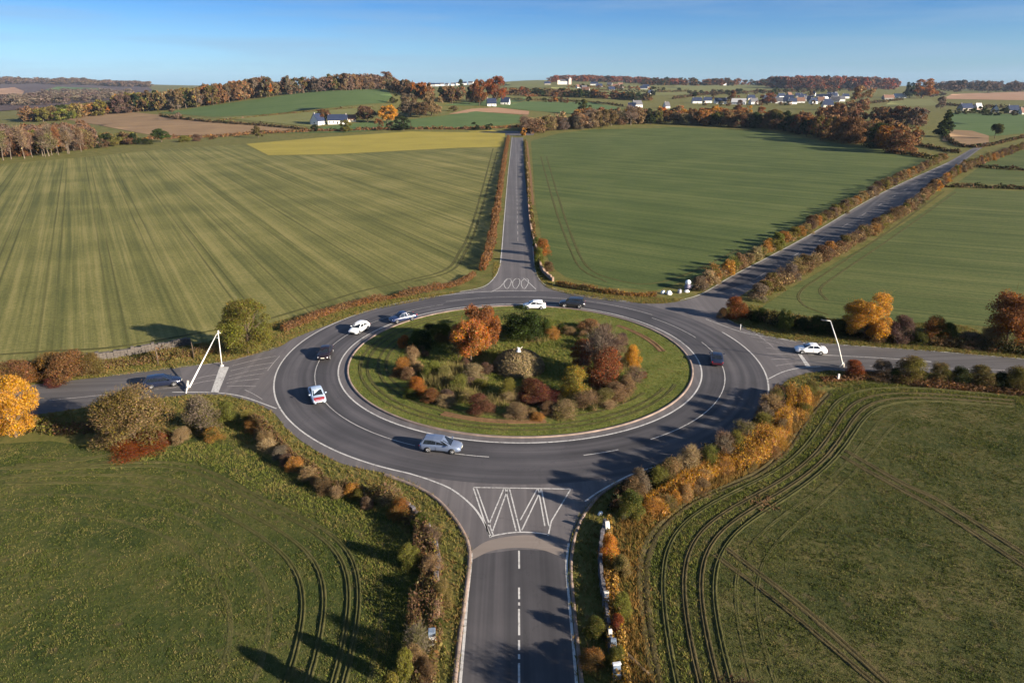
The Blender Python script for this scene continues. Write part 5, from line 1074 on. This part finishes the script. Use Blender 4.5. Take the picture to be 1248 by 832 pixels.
# ---- middle distance trees
for px, ba, tp, wd, col, sh, lb in ((215, 146, 132, 14, 'grey', 'round', 'bare rounded tree on the corner of the green slope'), (315, 168, 152, 15, 'olive', 'round', 'olive round tree behind the striped field corner'), (197, 173, 157, 24, 'dark', 'oak', 'dark spreading tree left of the hedge by the ploughed field'), (241, 172, 163, 18, 'brown', 'bush', 'brown bush in the long hedge, below the ploughed field'), (225, 173, 165, 20, 'olive', 'bush', 'olive bush in the long hedge beside the dark tree'), (180, 176, 168, 18, 'dark', 'bush', 'dark bush left of the spreading tree'), (260, 170, 165, 12, 'brown', 'bush', 'small brown bush further along the long hedge'),
    (396, 151, 131, 18, 'russet', 'round', 'brown round tree between the two white farmhouses'), (384, 161, 151, 13, 'dark', 'bush', 'dark bush in front of the white farmhouse'), (423, 161, 146, 18, 'olive', 'round', 'olive tree in front of the long farmhouse'), (448, 149, 127, 28, 'brown', 'round', 'brown tree right of the farm buildings'), (472, 150, 126, 28, 'gold', 'round', 'golden tree right of the brown farm tree'), (462, 159, 144, 16, 'russet', 'round', 'russet tree in the hedge below the golden tree'), (476, 158, 148, 16, 'tan', 'bush', 'tan bush in the hedge between russet and dark'), (492, 159, 141, 24, 'dark', 'round', 'dark green tree in the hedge behind the yellow field'), (434, 146, 138, 12, 'dark', 'bush', 'dark bush behind the farm outbuilding'),
    (500, 142, 113, 36, 'grey', 'round', 'bare grey tree left in the central clump'), (526, 141, 112, 34, 'tan', 'round', 'tan round tree right in the central clump'), (512, 143, 122, 26, 'brown', 'round', 'brown tree in front of the central clump'), (480, 126, 113, 12, 'dark', 'round', 'small dark tree at the end of the green slope'), (553, 136, 129, 14, 'brown', 'bush', 'brown bush right of the central clump'), (580, 159, 148, 12, 'dark', 'round', 'dark bush left at the far crossroads'), (596, 159, 150, 12, 'dark', 'round', 'second dark bush at the far crossroads'), (638, 166, 155, 10, 'gold', 'round', 'little golden tree at the corner of the far road'), (645, 162, 148, 10, 'dark', 'round', 'dark tree at the right end of the far road'),
    (584, 129, 95, 24, 'rust', 'round', 'left of two big rust red trees above the white cottage'), (604, 128, 91, 30, 'rust', 'round', 'right of two big rust red trees above the white cottage'), (615, 126, 106, 14, 'russet', 'round', 'smaller russet tree right of the big rust red pair'), (467, 108, 87, 34, 'russet', 'round', 'rounded russet crown standing above the ridge wood'), (562, 112, 95, 9, 'dark', 'round', 'dark tree on the skyline above the central wood'),
    (1150, 167, 133, 24, 'dark', 'fir', 'tall dark conifer behind the russet trees'), (1212, 169, 151, 18, 'dark', 'oak', 'lone round tree by the dark brown plot'), (1146, 133, 116, 13, 'grey', 'round', 'small grey tree left of the dark stone house'), (1123, 120, 96, 38, 'orange', 'round', 'large orange tree on the right skyline'), (1108, 120, 100, 18, 'dark', 'round', 'dark tree just left of the large orange skyline tree'), (1196, 139, 129, 14, 'dark', 'round', 'dark tree among the right-hand houses'), (1205, 138, 130, 14, 'grey', 'round', 'grey tree among the right-hand houses'), (1224, 139, 131, 14, 'dark', 'bush', 'dark bush before the slate house at the right'), (1186, 138, 131, 14, 'dark', 'bush', 'dark bush beside the dark stone house'),
    (893, 127, 108, 14, 'russet', 'round', 'russet tree above the long white barn'), (868, 121, 113, 8, 'brown', 'round', 'small brown tree behind the left village houses'), (846, 121, 111, 6, 'dark', 'tall', 'slim dark tree left of the village'), (944, 119, 106, 12, 'dark', 'round', 'dark tree rising above the village roofs'), (935, 128, 113, 26, 'rust', 'round', 'rust red tree at the left of the village centre'), (986, 119, 108, 10, 'brown', 'round', 'brown tree at the back of the village'), (1048, 135, 104, 30, 'russet', 'round', 'tall russet tree right of the village'), (712, 140, 119, 16, 'dark', 'round', 'dark tree left of the hillside houses'), (677, 125, 112, 8, 'orange', 'round', 'small orange tree in the hedge of the middle field'), (796, 117, 105, 9, 'dark', 'round', 'dark tree beside the yellowish hill house')):
    v_ = G(px, ba)[1]; nm = 'bush' if sh == 'bush' else 'tree'
    T(px, ba, tp, wd, col, sh, lod='m' if wd > 17 else 'f', label=lb, name=nm, cat=nm)

M_FAR = foliage_mat('far_leaf', .1, .2, .03)
def mass(name, P, hr, wr, cols, label, seed, nleaf=130, leaf=.1, lobes=10):
    """many crowns that read as one wood: a single mesh"""
    g = np.random.default_rng(seed); Vs, Fs, vs, off = [], [], [], 0
    for x, y in P:
        C, R = crown_lobes('round', g, lobes); C[:, 2] = C[:, 2] * .85; h, w_ = g.uniform(*hr), g.uniform(*wr); Q, N = blob_points(nleaf, C, R * 1.25, g, .4); V, F, v = leaf_quads(Q, N, leaf, g)
        V = V * np.array([w_, w_, h]) + np.array([x, y, H(x, y) - .05 * h]); Vs.append(V); Fs.append(F + off); vs.append(v * .5 + g.random() * .5); off += len(V)
    o = link(name, mesh_np(name, np.concatenate(Vs), np.concatenate(Fs), M_FAR, attr=np.concatenate(vs))); o.color = (*COLS[cols[0]][0], 1); o['tint'] = [*COLS[cols[1]][0], 1.0]
    return tag(o, label, 'wood', kind='stuff')
def far_wood(name, region, n, hr, wr, cols, label, seed):
    g = np.random.default_rng(seed); P = []; poly = GL(region); xs, ys = [q[0] for q in poly], [q[1] for q in poly]
    while len(P) < n:
        x, y = g.uniform(min(xs), max(xs)), g.uniform(min(ys), max(ys))
        if inpoly(np.array([x]), np.array([y]), poly)[0]: P.append((x, y))
    mass(name, P, hr, wr, cols, label, seed, 600, .045, 12)
WN = [100]
def wood(line, n, hr, wr, cols, label, group, depth=(0, 30), shapes=('round',), lod='f', nm=0, mc=('brown', 'russet'), md=None, mh=1.0):
    """front trees one by one, the closed wood behind them as one mass"""
    P = resample(GL(line), 1.); WN[0] += 1; g = random.Random(WN[0])
    for i in range(n):
        x, y = P[min(len(P) - 1, int(len(P) * (i + g.random()) / n))]; d = g.uniform(*depth); k = math.hypot(x, y); x, y = x * (1 + d / k), y * (1 + d / k)
        col = g.choice(cols); plant(x + g.uniform(-2, 2), y + g.uniform(-2, 2), g.uniform(*hr), g.uniform(*wr), col, g.choice(shapes), lod, 'tree', CW[col] + ' ' + label, 'tree', CW[col] + ' trees: ' + group)
    if nm:
        Q = []; md = md or (depth[1] * .5, depth[1] * 1.6)
        for i in range(nm):
            x, y = P[g.randrange(len(P))]; d = g.uniform(*md); k = math.hypot(x, y); Q.append((x * (1 + d / k), y * (1 + d / k)))
        near = P[:, 1].mean() < 700
        mass('wood', Q, [v * mh * .95 for v in hr], [v * 1.05 for v in wr], mc, 'closed crowns of the ' + group, WN[0], 1000 if near else 650, .034 if near else .045, 16)
wood([(-60, 204), (0, 197), (60, 191), (100, 186)], 18, (12, 16), (8, 12), ['grey', 'brown', 'purple'], 'bare tree with pale trunk at the edge of the left wood', 'front edge of the left wood', (1, 10), ('baretall', 'bare', 'baretall'), 'm')
wood([(-60, 201), (0, 194), (60, 188), (110, 182)], 24, (11, 15), (11, 14), ['brown', 'brown', 'russet', 'olive', 'purple'], 'tree in the left wood behind the striped field', 'left wood', (3, 16), ('round', 'bush', 'bush'), 'm', 190, ('brown', 'purple'), (6, 130), 1.1)
wood([(110, 183), (135, 180), (165, 176)], 7, (6, 10), (8, 11), ['olive', 'brown', 'dark'], 'tree at the right end of the left wood', 'right end of the left wood', (2, 20), ('bush', 'round'), 'f', 14, ('brown', 'olive'), (4, 50))
wood([(30, 150), (70, 148), (110, 143), (145, 139)], 14, (13, 19), (14, 20), ['olive', 'olive', 'brown', 'dark', 'orange', 'mix'], 'tree in the low wood beyond the ploughed field', 'low wood beyond the ploughed field', (0, 40), ('round',), 'f', 40, ('brown', 'mix'), (10, 80))
wood([(145, 139), (200, 135), (250, 130)], 15, (19, 25), (17, 23), ['brown', 'grey', 'brown', 'brown', 'dark', 'brown', 'purple'], 'tree on the left half of the ridge wood', 'left half of the ridge wood', (0, 15), ('tall', 'round', 'round'), 'f', 46, ('brown', 'olive'), (4, 50), 1.08)
wood([(250, 130), (300, 122), (330, 118)], 13, (20, 26), (17, 23), ['orange', 'russet', 'russet', 'brown', 'orange', 'grey', 'brown'], 'tree in the bright middle of the ridge wood', 'bright middle of the ridge wood', (0, 15), ('tall', 'round', 'round'), 'f', 36, ('russet', 'brown'), (6, 60), 1.1)
wood([(330, 118), (380, 113), (420, 110.5), (480, 109)], 24, (18, 24), (17, 23), ['brown', 'grey', 'purple', 'brown', 'purple', 'tan', 'russet'], 'tree on the right half of the ridge wood', 'right half of the ridge wood', (0, 15), ('tall', 'tall', 'round'), 'f', 70, ('brown', 'purple'), (4, 50), 1.12)
wood([(475, 112), (520, 123), (560, 129), (590, 130)], 20, (16, 22), (12, 17), ['rust', 'brown', 'grey', 'russet', 'orange', 'dark', 'brown'], 'tree of the wood behind the central clump', 'central wood', (0, 40), ('tall', 'round'), 'f', 60, ('russet', 'brown'), (10, 120))
wood([(642, 165), (665, 162), (690, 160), (720, 157.5), (760, 153.5), (785, 152)], 22, (10, 17), (12, 18), ['tan', 'grey', 'brown', 'olive', 'brown', 'grey'], 'tree of the treeline right of the far road', 'treeline right of the far road', (2, 20), ('round', 'bush', 'bare'), 'm', 40, ('brown', 'tan'), (8, 50), .95)
wood([(700, 150), (760, 148), (830, 146)], 8, (10, 15), (12, 16), ['brown', 'russet', 'orange', 'tan'], 'tree behind the treeline of the cereal field', 'belt behind the cereal field treeline', (10, 40), ('round',), 'f', 20, ('russet', 'bracken'))
wood([(785, 152), (850, 153.5), (900, 156), (940, 159), (980, 166)], 24, (11, 17), (12, 17), ['brown', 'olive', 'dark', 'russet', 'tan', 'mix', 'russet'], 'tree of the treeline below the village', 'treeline below the village', (2, 25), ('round', 'bush'), 'm', 60, ('brown', 'dark'), (8, 60), .85)
wood([(830, 146), (880, 141), (940, 140)], 8, (9, 13), (10, 15), ['orange', 'rust', 'russet', 'brown', 'gold'], 'tree just in front of the village', 'belt in front of the village', (0, 30), ('round',), 'f', 18, ('russet', 'orange'), None, .8)
wood([(975, 167), (1020, 174), (1060, 181), (1105, 188)], 18, (13, 19), (14, 19), ['russet', 'brown', 'russet', 'brown', 'dark', 'rust'], 'large tree of the dark mass beside the north-east lane', 'dark tree mass by the north-east lane', (2, 40), ('round', 'bush'), 'm', 46, ('brown', 'russet'), (10, 110), 1.0)
wood([(1000, 150), (1040, 148), (1090, 152), (1120, 158)], 10, (14, 20), (15, 20), ['russet', 'russet', 'brown', 'brown', 'tan'], 'tree at the back of the mass beside the lane', 'back of the tree mass by the lane', (0, 40), ('round',), 'f', 24, ('russet', 'brown'))
wood([(625, 117), (680, 118.5), (740, 121), (790, 124)], 14, (13, 18), (16, 22), ['rust', 'dark', 'russet', 'brown', 'dark'], 'tree in the long dark belt across the middle hill', 'long dark belt across the middle hill', (0, 15), ('round',), 'f', 50, ('dark', 'russet'), (4, 50))
wood([(635, 124), (680, 125.5), (715, 128)], 6, (6, 9), (8, 12), ['brown', 'dark'], 'bush in the hedge of the small green field', 'hedge of the small green field', (0, 10))
wood([(1132, 119), (1150, 117)], 3, (14, 20), (20, 26), ['brown', 'grey'], 'tree right of the large orange skyline tree', 'right of the orange skyline tree', (10, 60))
wood([(840, 118), (900, 116), (960, 114), (1040, 113)], 16, (9, 14), (11, 17), ['brown', 'dark', 'russet'], 'tree among or behind the village roofs', 'trees among the village roofs', (0, 120), ('round',), 'f', 30, ('dark', 'brown'), (0, 200))

for px, lb, cols, hh, sd in (([(700, 112), (740, 111), (790, 113), (840, 112)], 'dark hedge across the hillside below the manor', ('dark', 'brown'), 5, 41), ([(690, 107), (750, 107.5), (800, 109)], 'upper hedge across the hillside below the manor', ('dark', 'rust'), 5, 42), ([(820, 121), (860, 116), (910, 113), (970, 112)], 'hedge climbing the hill behind the village', ('brown', 'dark'), 5, 43), ([(1040, 128), (1075, 125), (1100, 122)], 'dark hedge beside the farm shed', ('dark', 'brown'), 4, 44), ([(1145, 128), (1175, 130), (1250, 133), (1320, 134)], 'brown hedge behind the right-hand houses', ('brown', 'dark'), 4, 45), ([(640, 118), (700, 117), (760, 119)], 'hedge along the foot of the dark belt', ('rust', 'brown'), 4, 46)):
    hedge(hp(px), hh, 5, cols, 9, .9, lb, seed=sd, twig=.05)
wood([(700, 108), (760, 110), (830, 113)], 12, (9, 14), (12, 18), ['brown', 'dark', 'russet', 'orange', 'dark'], 'hedgerow tree on the hillside below the manor', 'hillside below the manor', (0, 60))
wood([(850, 129), (900, 130), (960, 129), (1030, 131)], 12, (6, 10), (9, 13), ['brown', 'olive', 'dark', 'russet', 'tan'], 'garden tree in front of the village houses', 'gardens of the village', (0, 40))
wood([(1165, 140), (1200, 141), (1250, 142)], 7, (5, 8), (8, 11), ['dark', 'dark', 'brown'], 'garden tree by the right-hand houses', 'gardens of the right-hand houses', (0, 12))
# ---- far woods that read as one mass
far_wood('distant_wood', [(-40, 99), (100, 100.5), (185, 105.5), (185, 107), (100, 104), (-40, 103)], 260, (20, 34), (40, 70), ('purple', 'brown'), 'purplish wood along the far left ridge', 1)
far_wood('distant_wood', [(-60, 124), (30, 120), (60, 112), (160, 113), (160, 120), (60, 128), (-60, 134)], 200, (12, 18), (24, 40), ('purple', 'grey'), 'purplish scrub filling the far left valley', 2)
far_wood('distant_wood', [(668, 101), (720, 100), (780, 102), (830, 105), (830, 103.5), (780, 100.6), (700, 98)], 130, (20, 30), (30, 50), ('rust', 'purple'), 'red brown wood on the crest behind the manor', 3)
far_wood('distant_wood', [(780, 104), (850, 105), (950, 105), (950, 103.6), (850, 103.2), (780, 103)], 70, (20, 34), (30, 50), ('russet', 'dark'), 'tree line on the skyline above the olive hill', 4)
far_wood('distant_wood', [(935, 107.5), (990, 111), (1090, 110), (1090, 106), (960, 105)], 240, (34, 50), (34, 60), ('rust', 'purple'), 'big rounded red brown wood above the village', 5)
far_wood('distant_wood', [(1135, 113), (1200, 113), (1300, 112), (1420, 111), (1420, 107), (1200, 107.5), (1140, 109)], 230, (28, 42), (34, 56), ('brown', 'purple'), 'dark brown woods along the right skyline', 6)

# ---- tyre tracks and ruts
M_RUT = grass_mat('rut_soil', [(.042, .038, .016), (.07, .056, .024), (.1, .078, .036)], .5, .08); M_RUTG = grass_mat('pressed_grass', [(.04, .042, .014), (.066, .064, .021), (.1, .085, .036)], .5, .08); M_SOIL = grass_mat('bare_soil', [(.1, .06, .03), (.16, .09, .045), (.2, .12, .06)], .5, .08); M_PALE = grass_mat('pale_stubble', [(.1, .09, .035), (.15, .13, .05), (.19, .15, .07)], .5, .05)
RUTCELLS = []
def offrut(x, y):
    c = np.unique(np.concatenate(RUTCELLS)); return ~np.isin(np.round(x / .22).astype(np.int64) * 100003 + np.round(y / .22).astype(np.int64), c)
def track(px, wd, m, label, h=.1, world=None, z=.026):
    P = world if world is not None else resample(smooth(GL(px), 8), .5)
    n = len(P); g = np.random.default_rng(n)
    if P[:, 1].mean() < 90 and h > .06:
        D = resample([tuple(q) for q in P], .12); RUTCELLS.extend(np.round((D[:, 0] + a) / .22).astype(np.int64) * 100003 + np.round((D[:, 1] + b) / .22).astype(np.int64) for a in (-.08, .08) for b in (-.08, .08))
    k = 1 + .5 * np.convolve(g.normal(size=n + 24), np.hanning(27)[1:-1] / 12.5, 'valid')
    V, F = strip_mesh(P, [(-wd * k, 0), (-wd * .5 * k, h), (-wd * .2 * k, .012), (wd * .2 * k, .012), (wd * .5 * k, h * .8), (wd * k, 0)], z)
    V = V.copy(); V[:, 2] += np.where(V[:, 2] > .05, g.uniform(-.018, .018, len(V)), 0)
    return tag(link('tyre_track', mesh_np('tyre_track', V, F, m, smooth_=False)), label, 'track', kind='structure')
base_ = resample(smooth(GL([(1248, 484), (1150, 475), (1080, 472), (1030, 480), (1008, 505), (985, 540), (950, 572), (905, 594), (848, 624), (815, 655), (806, 711), (815, 790), (826, 838), (840, 900)]), 8), .6)
def offs(P, d):
    T = np.gradient(P, axis=0); T /= np.hypot(*T.T)[:, None]; Q = P + np.c_[-T[:, 1], T[:, 0]] * d; m_ = 12 + int(abs(d) * 4); k = np.hanning(2 * m_ + 3)[1:-1]; k /= k.sum()
    Q = np.c_[np.convolve(np.pad(Q[:, 0], m_, mode='edge'), k, 'valid'), np.convolve(np.pad(Q[:, 1], m_, mode='edge'), k, 'valid')]; return Q
for d_ in (0, 1.5, 2.7, 3.6): track(None, .24, M_RUT if d_ in (1.5, 2.7) else M_RUTG, 'deep curved rut following the bank in the near right field', .095, world=offs(base_, d_))
for d_ in (5.0, 6.4): track(None, .17, M_RUTG, 'faint crop row following the curve of the near right field', .035, world=offs(base_, d_))
for s in ([(1026, 556), (1097, 596), (1144, 622), (1248, 690), (1330, 742)], [(1030, 549), (1100, 589), (1150, 613), (1250, 676), (1330, 726)], [(871, 676), (960, 744), (1072, 838)], [(885, 668), (975, 738), (1088, 838)]): track(s, .3, M_RUT, 'straight rut crossing the near right field', .1)
track([(1010, 480), (985, 508), (962, 543), (930, 572), (905, 585), (843, 612), (806, 641), (788, 671), (783, 711), (790, 779), (801, 838)], .5, M_RUT, 'dark earth path round the inside of the tall bank', .13)
for s in ([(0, 571), (100, 560), (168, 547), (215, 542)], [(0, 583), (90, 570), (170, 556)]): track(s, .3, M_RUTG, 'faint curved wheel rut in the near left field', .09)
base2 = resample(smooth(GL([(20, 552), (110, 556), (200, 548), (262, 552), (320, 586), (395, 618), (452, 645), (474, 690), (476, 745), (462, 838), (440, 900)]), 8), .6)
for d_ in (-2.2, -2.9, -4.5, -5.9): track(None, .22, M_RUTG, 'curved rut following the bank in the near left field', .12, world=offs(base2, d_))
for d_ in (-.6, -8.0, -10.5): track(None, .2, M_RUTG, 'faint crop row following the curve of the near left field', .03, world=offs(base2, d_))
for s in ([(601, 181), (579, 262), (559, 309), (542, 329), (500, 341), (440, 355), (390, 370), (330, 388)], [(606, 185), (585, 262), (566, 309), (548, 331), (505, 343)], [(0, 432), (60, 428), (140, 423), (230, 408), (270, 401)]): track(s, .35, M_RUTG, 'headland wheel rut in the striped field', .05)
for s in ([(666, 191), (683, 248), (700, 296), (717, 326), (747, 340), (790, 346), (840, 333), (900, 304)], [(659, 191), (675, 248), (692, 296), (708, 327), (740, 344)]): track(s, .3, M_RUTG, 'headland wheel rut in the cereal field', .05)
for s in ([(1151, 233), (1080, 284), (1005, 334), (975, 356), (980, 372), (1010, 384)], [(1165, 234), (1095, 284), (1025, 332), (1000, 352), (1008, 366)]): track(s, .28, M_RUTG, 'faint headland wheel rut in the right field', .05)
for s, sd in ((arc(20.8, 243, 278, 60), 1), (arc(21.3, 5, 40, 60), 2)): track(None, .5, M_SOIL, 'curved strip of bare orange soil on the island lawn', .12, world=s, z=.09)
for r_ in (19.2, 20.3, 21.8, 22.8): track(None, .22, M_RUTG, 'ring shaped mower rut on the island lawn', .05, world=arc(r_, -100 + r_ * 9, 220 + r_ * 5, 220), z=.09)
track(None, .6, M_SOIL, 'bare soil strip along the right of the far road', .04, world=resample(GL([(649, 250), (646, 210), (642, 172)]), 2))

# ---- grass
M_LAWN = grass_mat('island_lawn', [(.05, .058, .015), (.085, .1, .022), (.115, .125, .03), (.14, .12, .04)], .3, .1, (.11, .085, .03))
sheet('lawn', arc(R_ISL - .2, 0, 357, 120), M_LAWN, .06, label='grass of the roundabout island', cat='lawn')
M_BLADE = vary_mat('lawn_blade', [(.06, .075, .018), (.11, .13, .026), (.16, .165, .04), (.2, .15, .055)]); M_BLADEV = vary_mat('verge_blade', [(.06, .065, .016), (.12, .12, .028), (.19, .155, .05), (.2, .115, .045)]); M_BLADEF = vary_mat('field_blade', [(.024, .038, .009), (.06, .08, .017), (.108, .112, .03), (.17, .14, .055)])
x, y = scatter(arc(R_ISL - .3, 0, 355, 60), 15, 1); k = np.hypot(x - mx_, y - my_) > 3; x, y = x[k], y[k]; rr = np.hypot(x - CX, y - CY)
grass_blades('lawn_grass', x, y, np.where(rr > 17.5, .11, .34), .035, 4, M_BLADE, 'short rough grass covering the roundabout island', 1, zoff=.05)
VR = GL([(1248, 430), (1100, 416)]); VERGE = [(-62, 72), (-62, 98), (-30, 120), (-4, 128), (-4, 150), (8, 150), (8, 128), (36, 120), (75, 106), (75, 80), (36, 82), (28, 66), (14, 50), (10, 10), (-10, 10), (-10, 50), (-26, 66)]
x, y = scatter(VERGE, 13, 2, holes=[F_NW, F_NE, F_E1, F_SW, F_SE]); k = ~inpoly(x, y, OUT) & (np.hypot(x - CX, y - CY) > R_ISL + .5); x, y = x[k], y[k]
grass_blades('verge_grass', x, y, .26, .035, 5, M_BLADEV, 'rough tufted grass on the verges round the junction', 2)
x, y = scatter([(-60, 75), (-20, 78), (-6, 50), (-6, 20), (-45, 20)], 18, 3); k = inpoly(x, y, F_SW) & offrut(x, y); pt = patchy(x, y, 21); k &= nr.random(len(x)) < .62 + .45 * pt; grass_blades('pasture_grass', x[k], y[k], .085 + .05 * pt[k], .03, 5, M_BLADEF, 'short grass of the near left field', 3, zoff=.02)
x, y = scatter([(8, 20), (8, 50), (30, 82), (75, 84), (75, 60), (45, 20)], 20, 4); k = inpoly(x, y, F_SE) & offrut(x, y); pt = patchy(x, y, 22); k &= nr.random(len(x)) < .62 + .45 * pt; grass_blades('pasture_grass', x[k], y[k], .085 + .05 * pt[k], .03, 5, M_BLADEF, 'short grass of the near right field', 4, zoff=.02)
M_DRY = vary_mat('dry_blade', [(.09, .075, .02), (.17, .11, .035), (.25, .15, .045), (.28, .14, .04)])
x, y = scatter(GL([(748, 640), (775, 628), (800, 640), (782, 668), (778, 711), (786, 779), (796, 838), (752, 838), (742, 740), (741, 690)]), 22, 7); grass_blades('dry_grass', x, y, .42, .03, 5, M_DRY, 'tall dry golden grass on the near right verge', 7)
x, y = scatter(GL([(980, 480), (1005, 478), (985, 510), (955, 550), (905, 582), (845, 608), (806, 636), (770, 640), (770, 622), (840, 596), (900, 566), (950, 526)]), 20, 8); grass_blades('dry_grass', x, y, .6, .04, 5, M_DRY, 'tall dry golden grass along the foot of the tall bank', 8)
# greener margins of the two near fields
x, y = scatter([(-45, 60), (-20, 78), (-6, 50), (-6, 20), (-14, 20)], 16, 13); k = inpoly(x, y, F_SW) & offrut(x, y) & offrut(x + .2, y + .1) & offrut(x - .2, y - .1); x, y = x[k], y[k]; dd = np.min(np.hypot(x[:, None] - base2[None, ::6, 0], y[:, None] - base2[None, ::6, 1]), 1); k = dd < 3.2 * nr.uniform(.4, 1.2, len(x)); grass_blades('margin_grass', x[k], y[k], .2, .035, 5, M_BLADE, 'greener grass on the margin of the near left field', 13, zoff=.02)
x, y = scatter([(8, 20), (8, 50), (30, 82), (75, 84), (45, 60), (20, 20)], 16, 14); k = inpoly(x, y, F_SE) & offrut(x, y) & offrut(x + .2, y + .1) & offrut(x - .2, y - .1); x, y = x[k], y[k]; dd = np.min(np.hypot(x[:, None] - base_[None, ::6, 0], y[:, None] - base_[None, ::6, 1]), 1); k = dd < 3.4 * nr.uniform(.4, 1.2, len(x)); grass_blades('margin_grass', x[k], y[k], .2, .035, 5, M_BLADE, 'greener grass on the margin of the near right field', 14, zoff=.02)
# dead heads scattered over the corner of the rutted field
x, y = scatter(GL([(905, 608), (930, 600), (950, 620), (930, 628)]), 9, 5); grass_blades('dead_stalks', x, y, .25, .05, 5, M_SOIL, 'scatter of dead reddish stalks on the rutted field', 5)
# ---- the far moor, reeds and the air
M_MOOR = grass_mat('moor', [(.05, .034, .034), (.075, .052, .048), (.10, .07, .055)], .01, .3)
sheet('hills', GL([(-200, 108), (-60, 101.5), (60, 101), (180, 105.8), (186, 110), (170, 119), (100, 126), (40, 133), (-60, 140), (-260, 140)]), M_MOOR, .7, 60, label='purplish heath on the far left ridge and valley', cat='heath')
far_field([(0, 116), (-30, 112), (16, 108), (30, 112), (26, 117)], *PNK, 60, 'tan hill field on the far left valley side', z=2.2, step=60)
far_field([(55, 111), (70, 107), (120, 108.5), (130, 112), (90, 113.5)], *GRN, 60, 'small green hill field in the far left valley', z=2.2, step=60)
M_REED = vary_mat('reed_blade', [(.16, .12, .045), (.22, .17, .07), (.17, .16, .05), (.28, .2, .09)])
for px, ba, n_, h_, lb in ((536, 470, 150, 1.5, 'left of the island middle'), (552, 458, 150, 1.7, 'behind the beige feathery bush'), (565, 482, 130, 1.2, 'at the front of the left planting'), (606, 490, 110, .9, 'between maroon and olive bushes'), (700, 492, 110, .9, 'below the yellow tree'), (735, 484, 110, 1.0, 'at the right of the planting'), (655, 415, 90, .9, 'behind the mound'), (755, 445, 110, 1.1, 'on the right rim of the planting')):
    g = np.random.default_rng(px); x, y = G(px, ba); a = g.normal(size=(2, n_)) * np.array([[1.1], [.8]])
    o = grass_blades('reed_clump', x + a[0], y + a[1], h_, .03, 5, M_REED, 'straw coloured clump of tall reeds ' + lb, px, .3, .05); o['category'] = 'reeds'; del o['kind']
bm = bmesh.new(); bmesh.ops.create_cube(bm, size=1)
for v in bm.verts: v.co = Vector((v.co.x * 34000, v.co.y * 9500 + 4200, -1.0 - 8 + (v.co.z + .5) * 190))
me = bpy.data.meshes.new('haze'); bm.to_mesh(me); bm.free()
t = NT('haze_air'); pv = t.n('ShaderNodeVolumePrincipled', ins={'Color': (.55, .74, 1.0), 'Density': HAZE, 'Anisotropy': .0}); t.t.links.new(pv.outputs[0], t.out.inputs['Volume']); me.materials.append(t.m)
tag(link('haze', me), 'thin blue autumn haze over the whole countryside', 'haze', kind='stuff')
for o in scene.objects:
    if o.parent is None and 'label' in o and len(o['label'].split()) > 16: print('LONG', o.name, o['label'])
print('HMIN', _hg.min(), _hg.max())
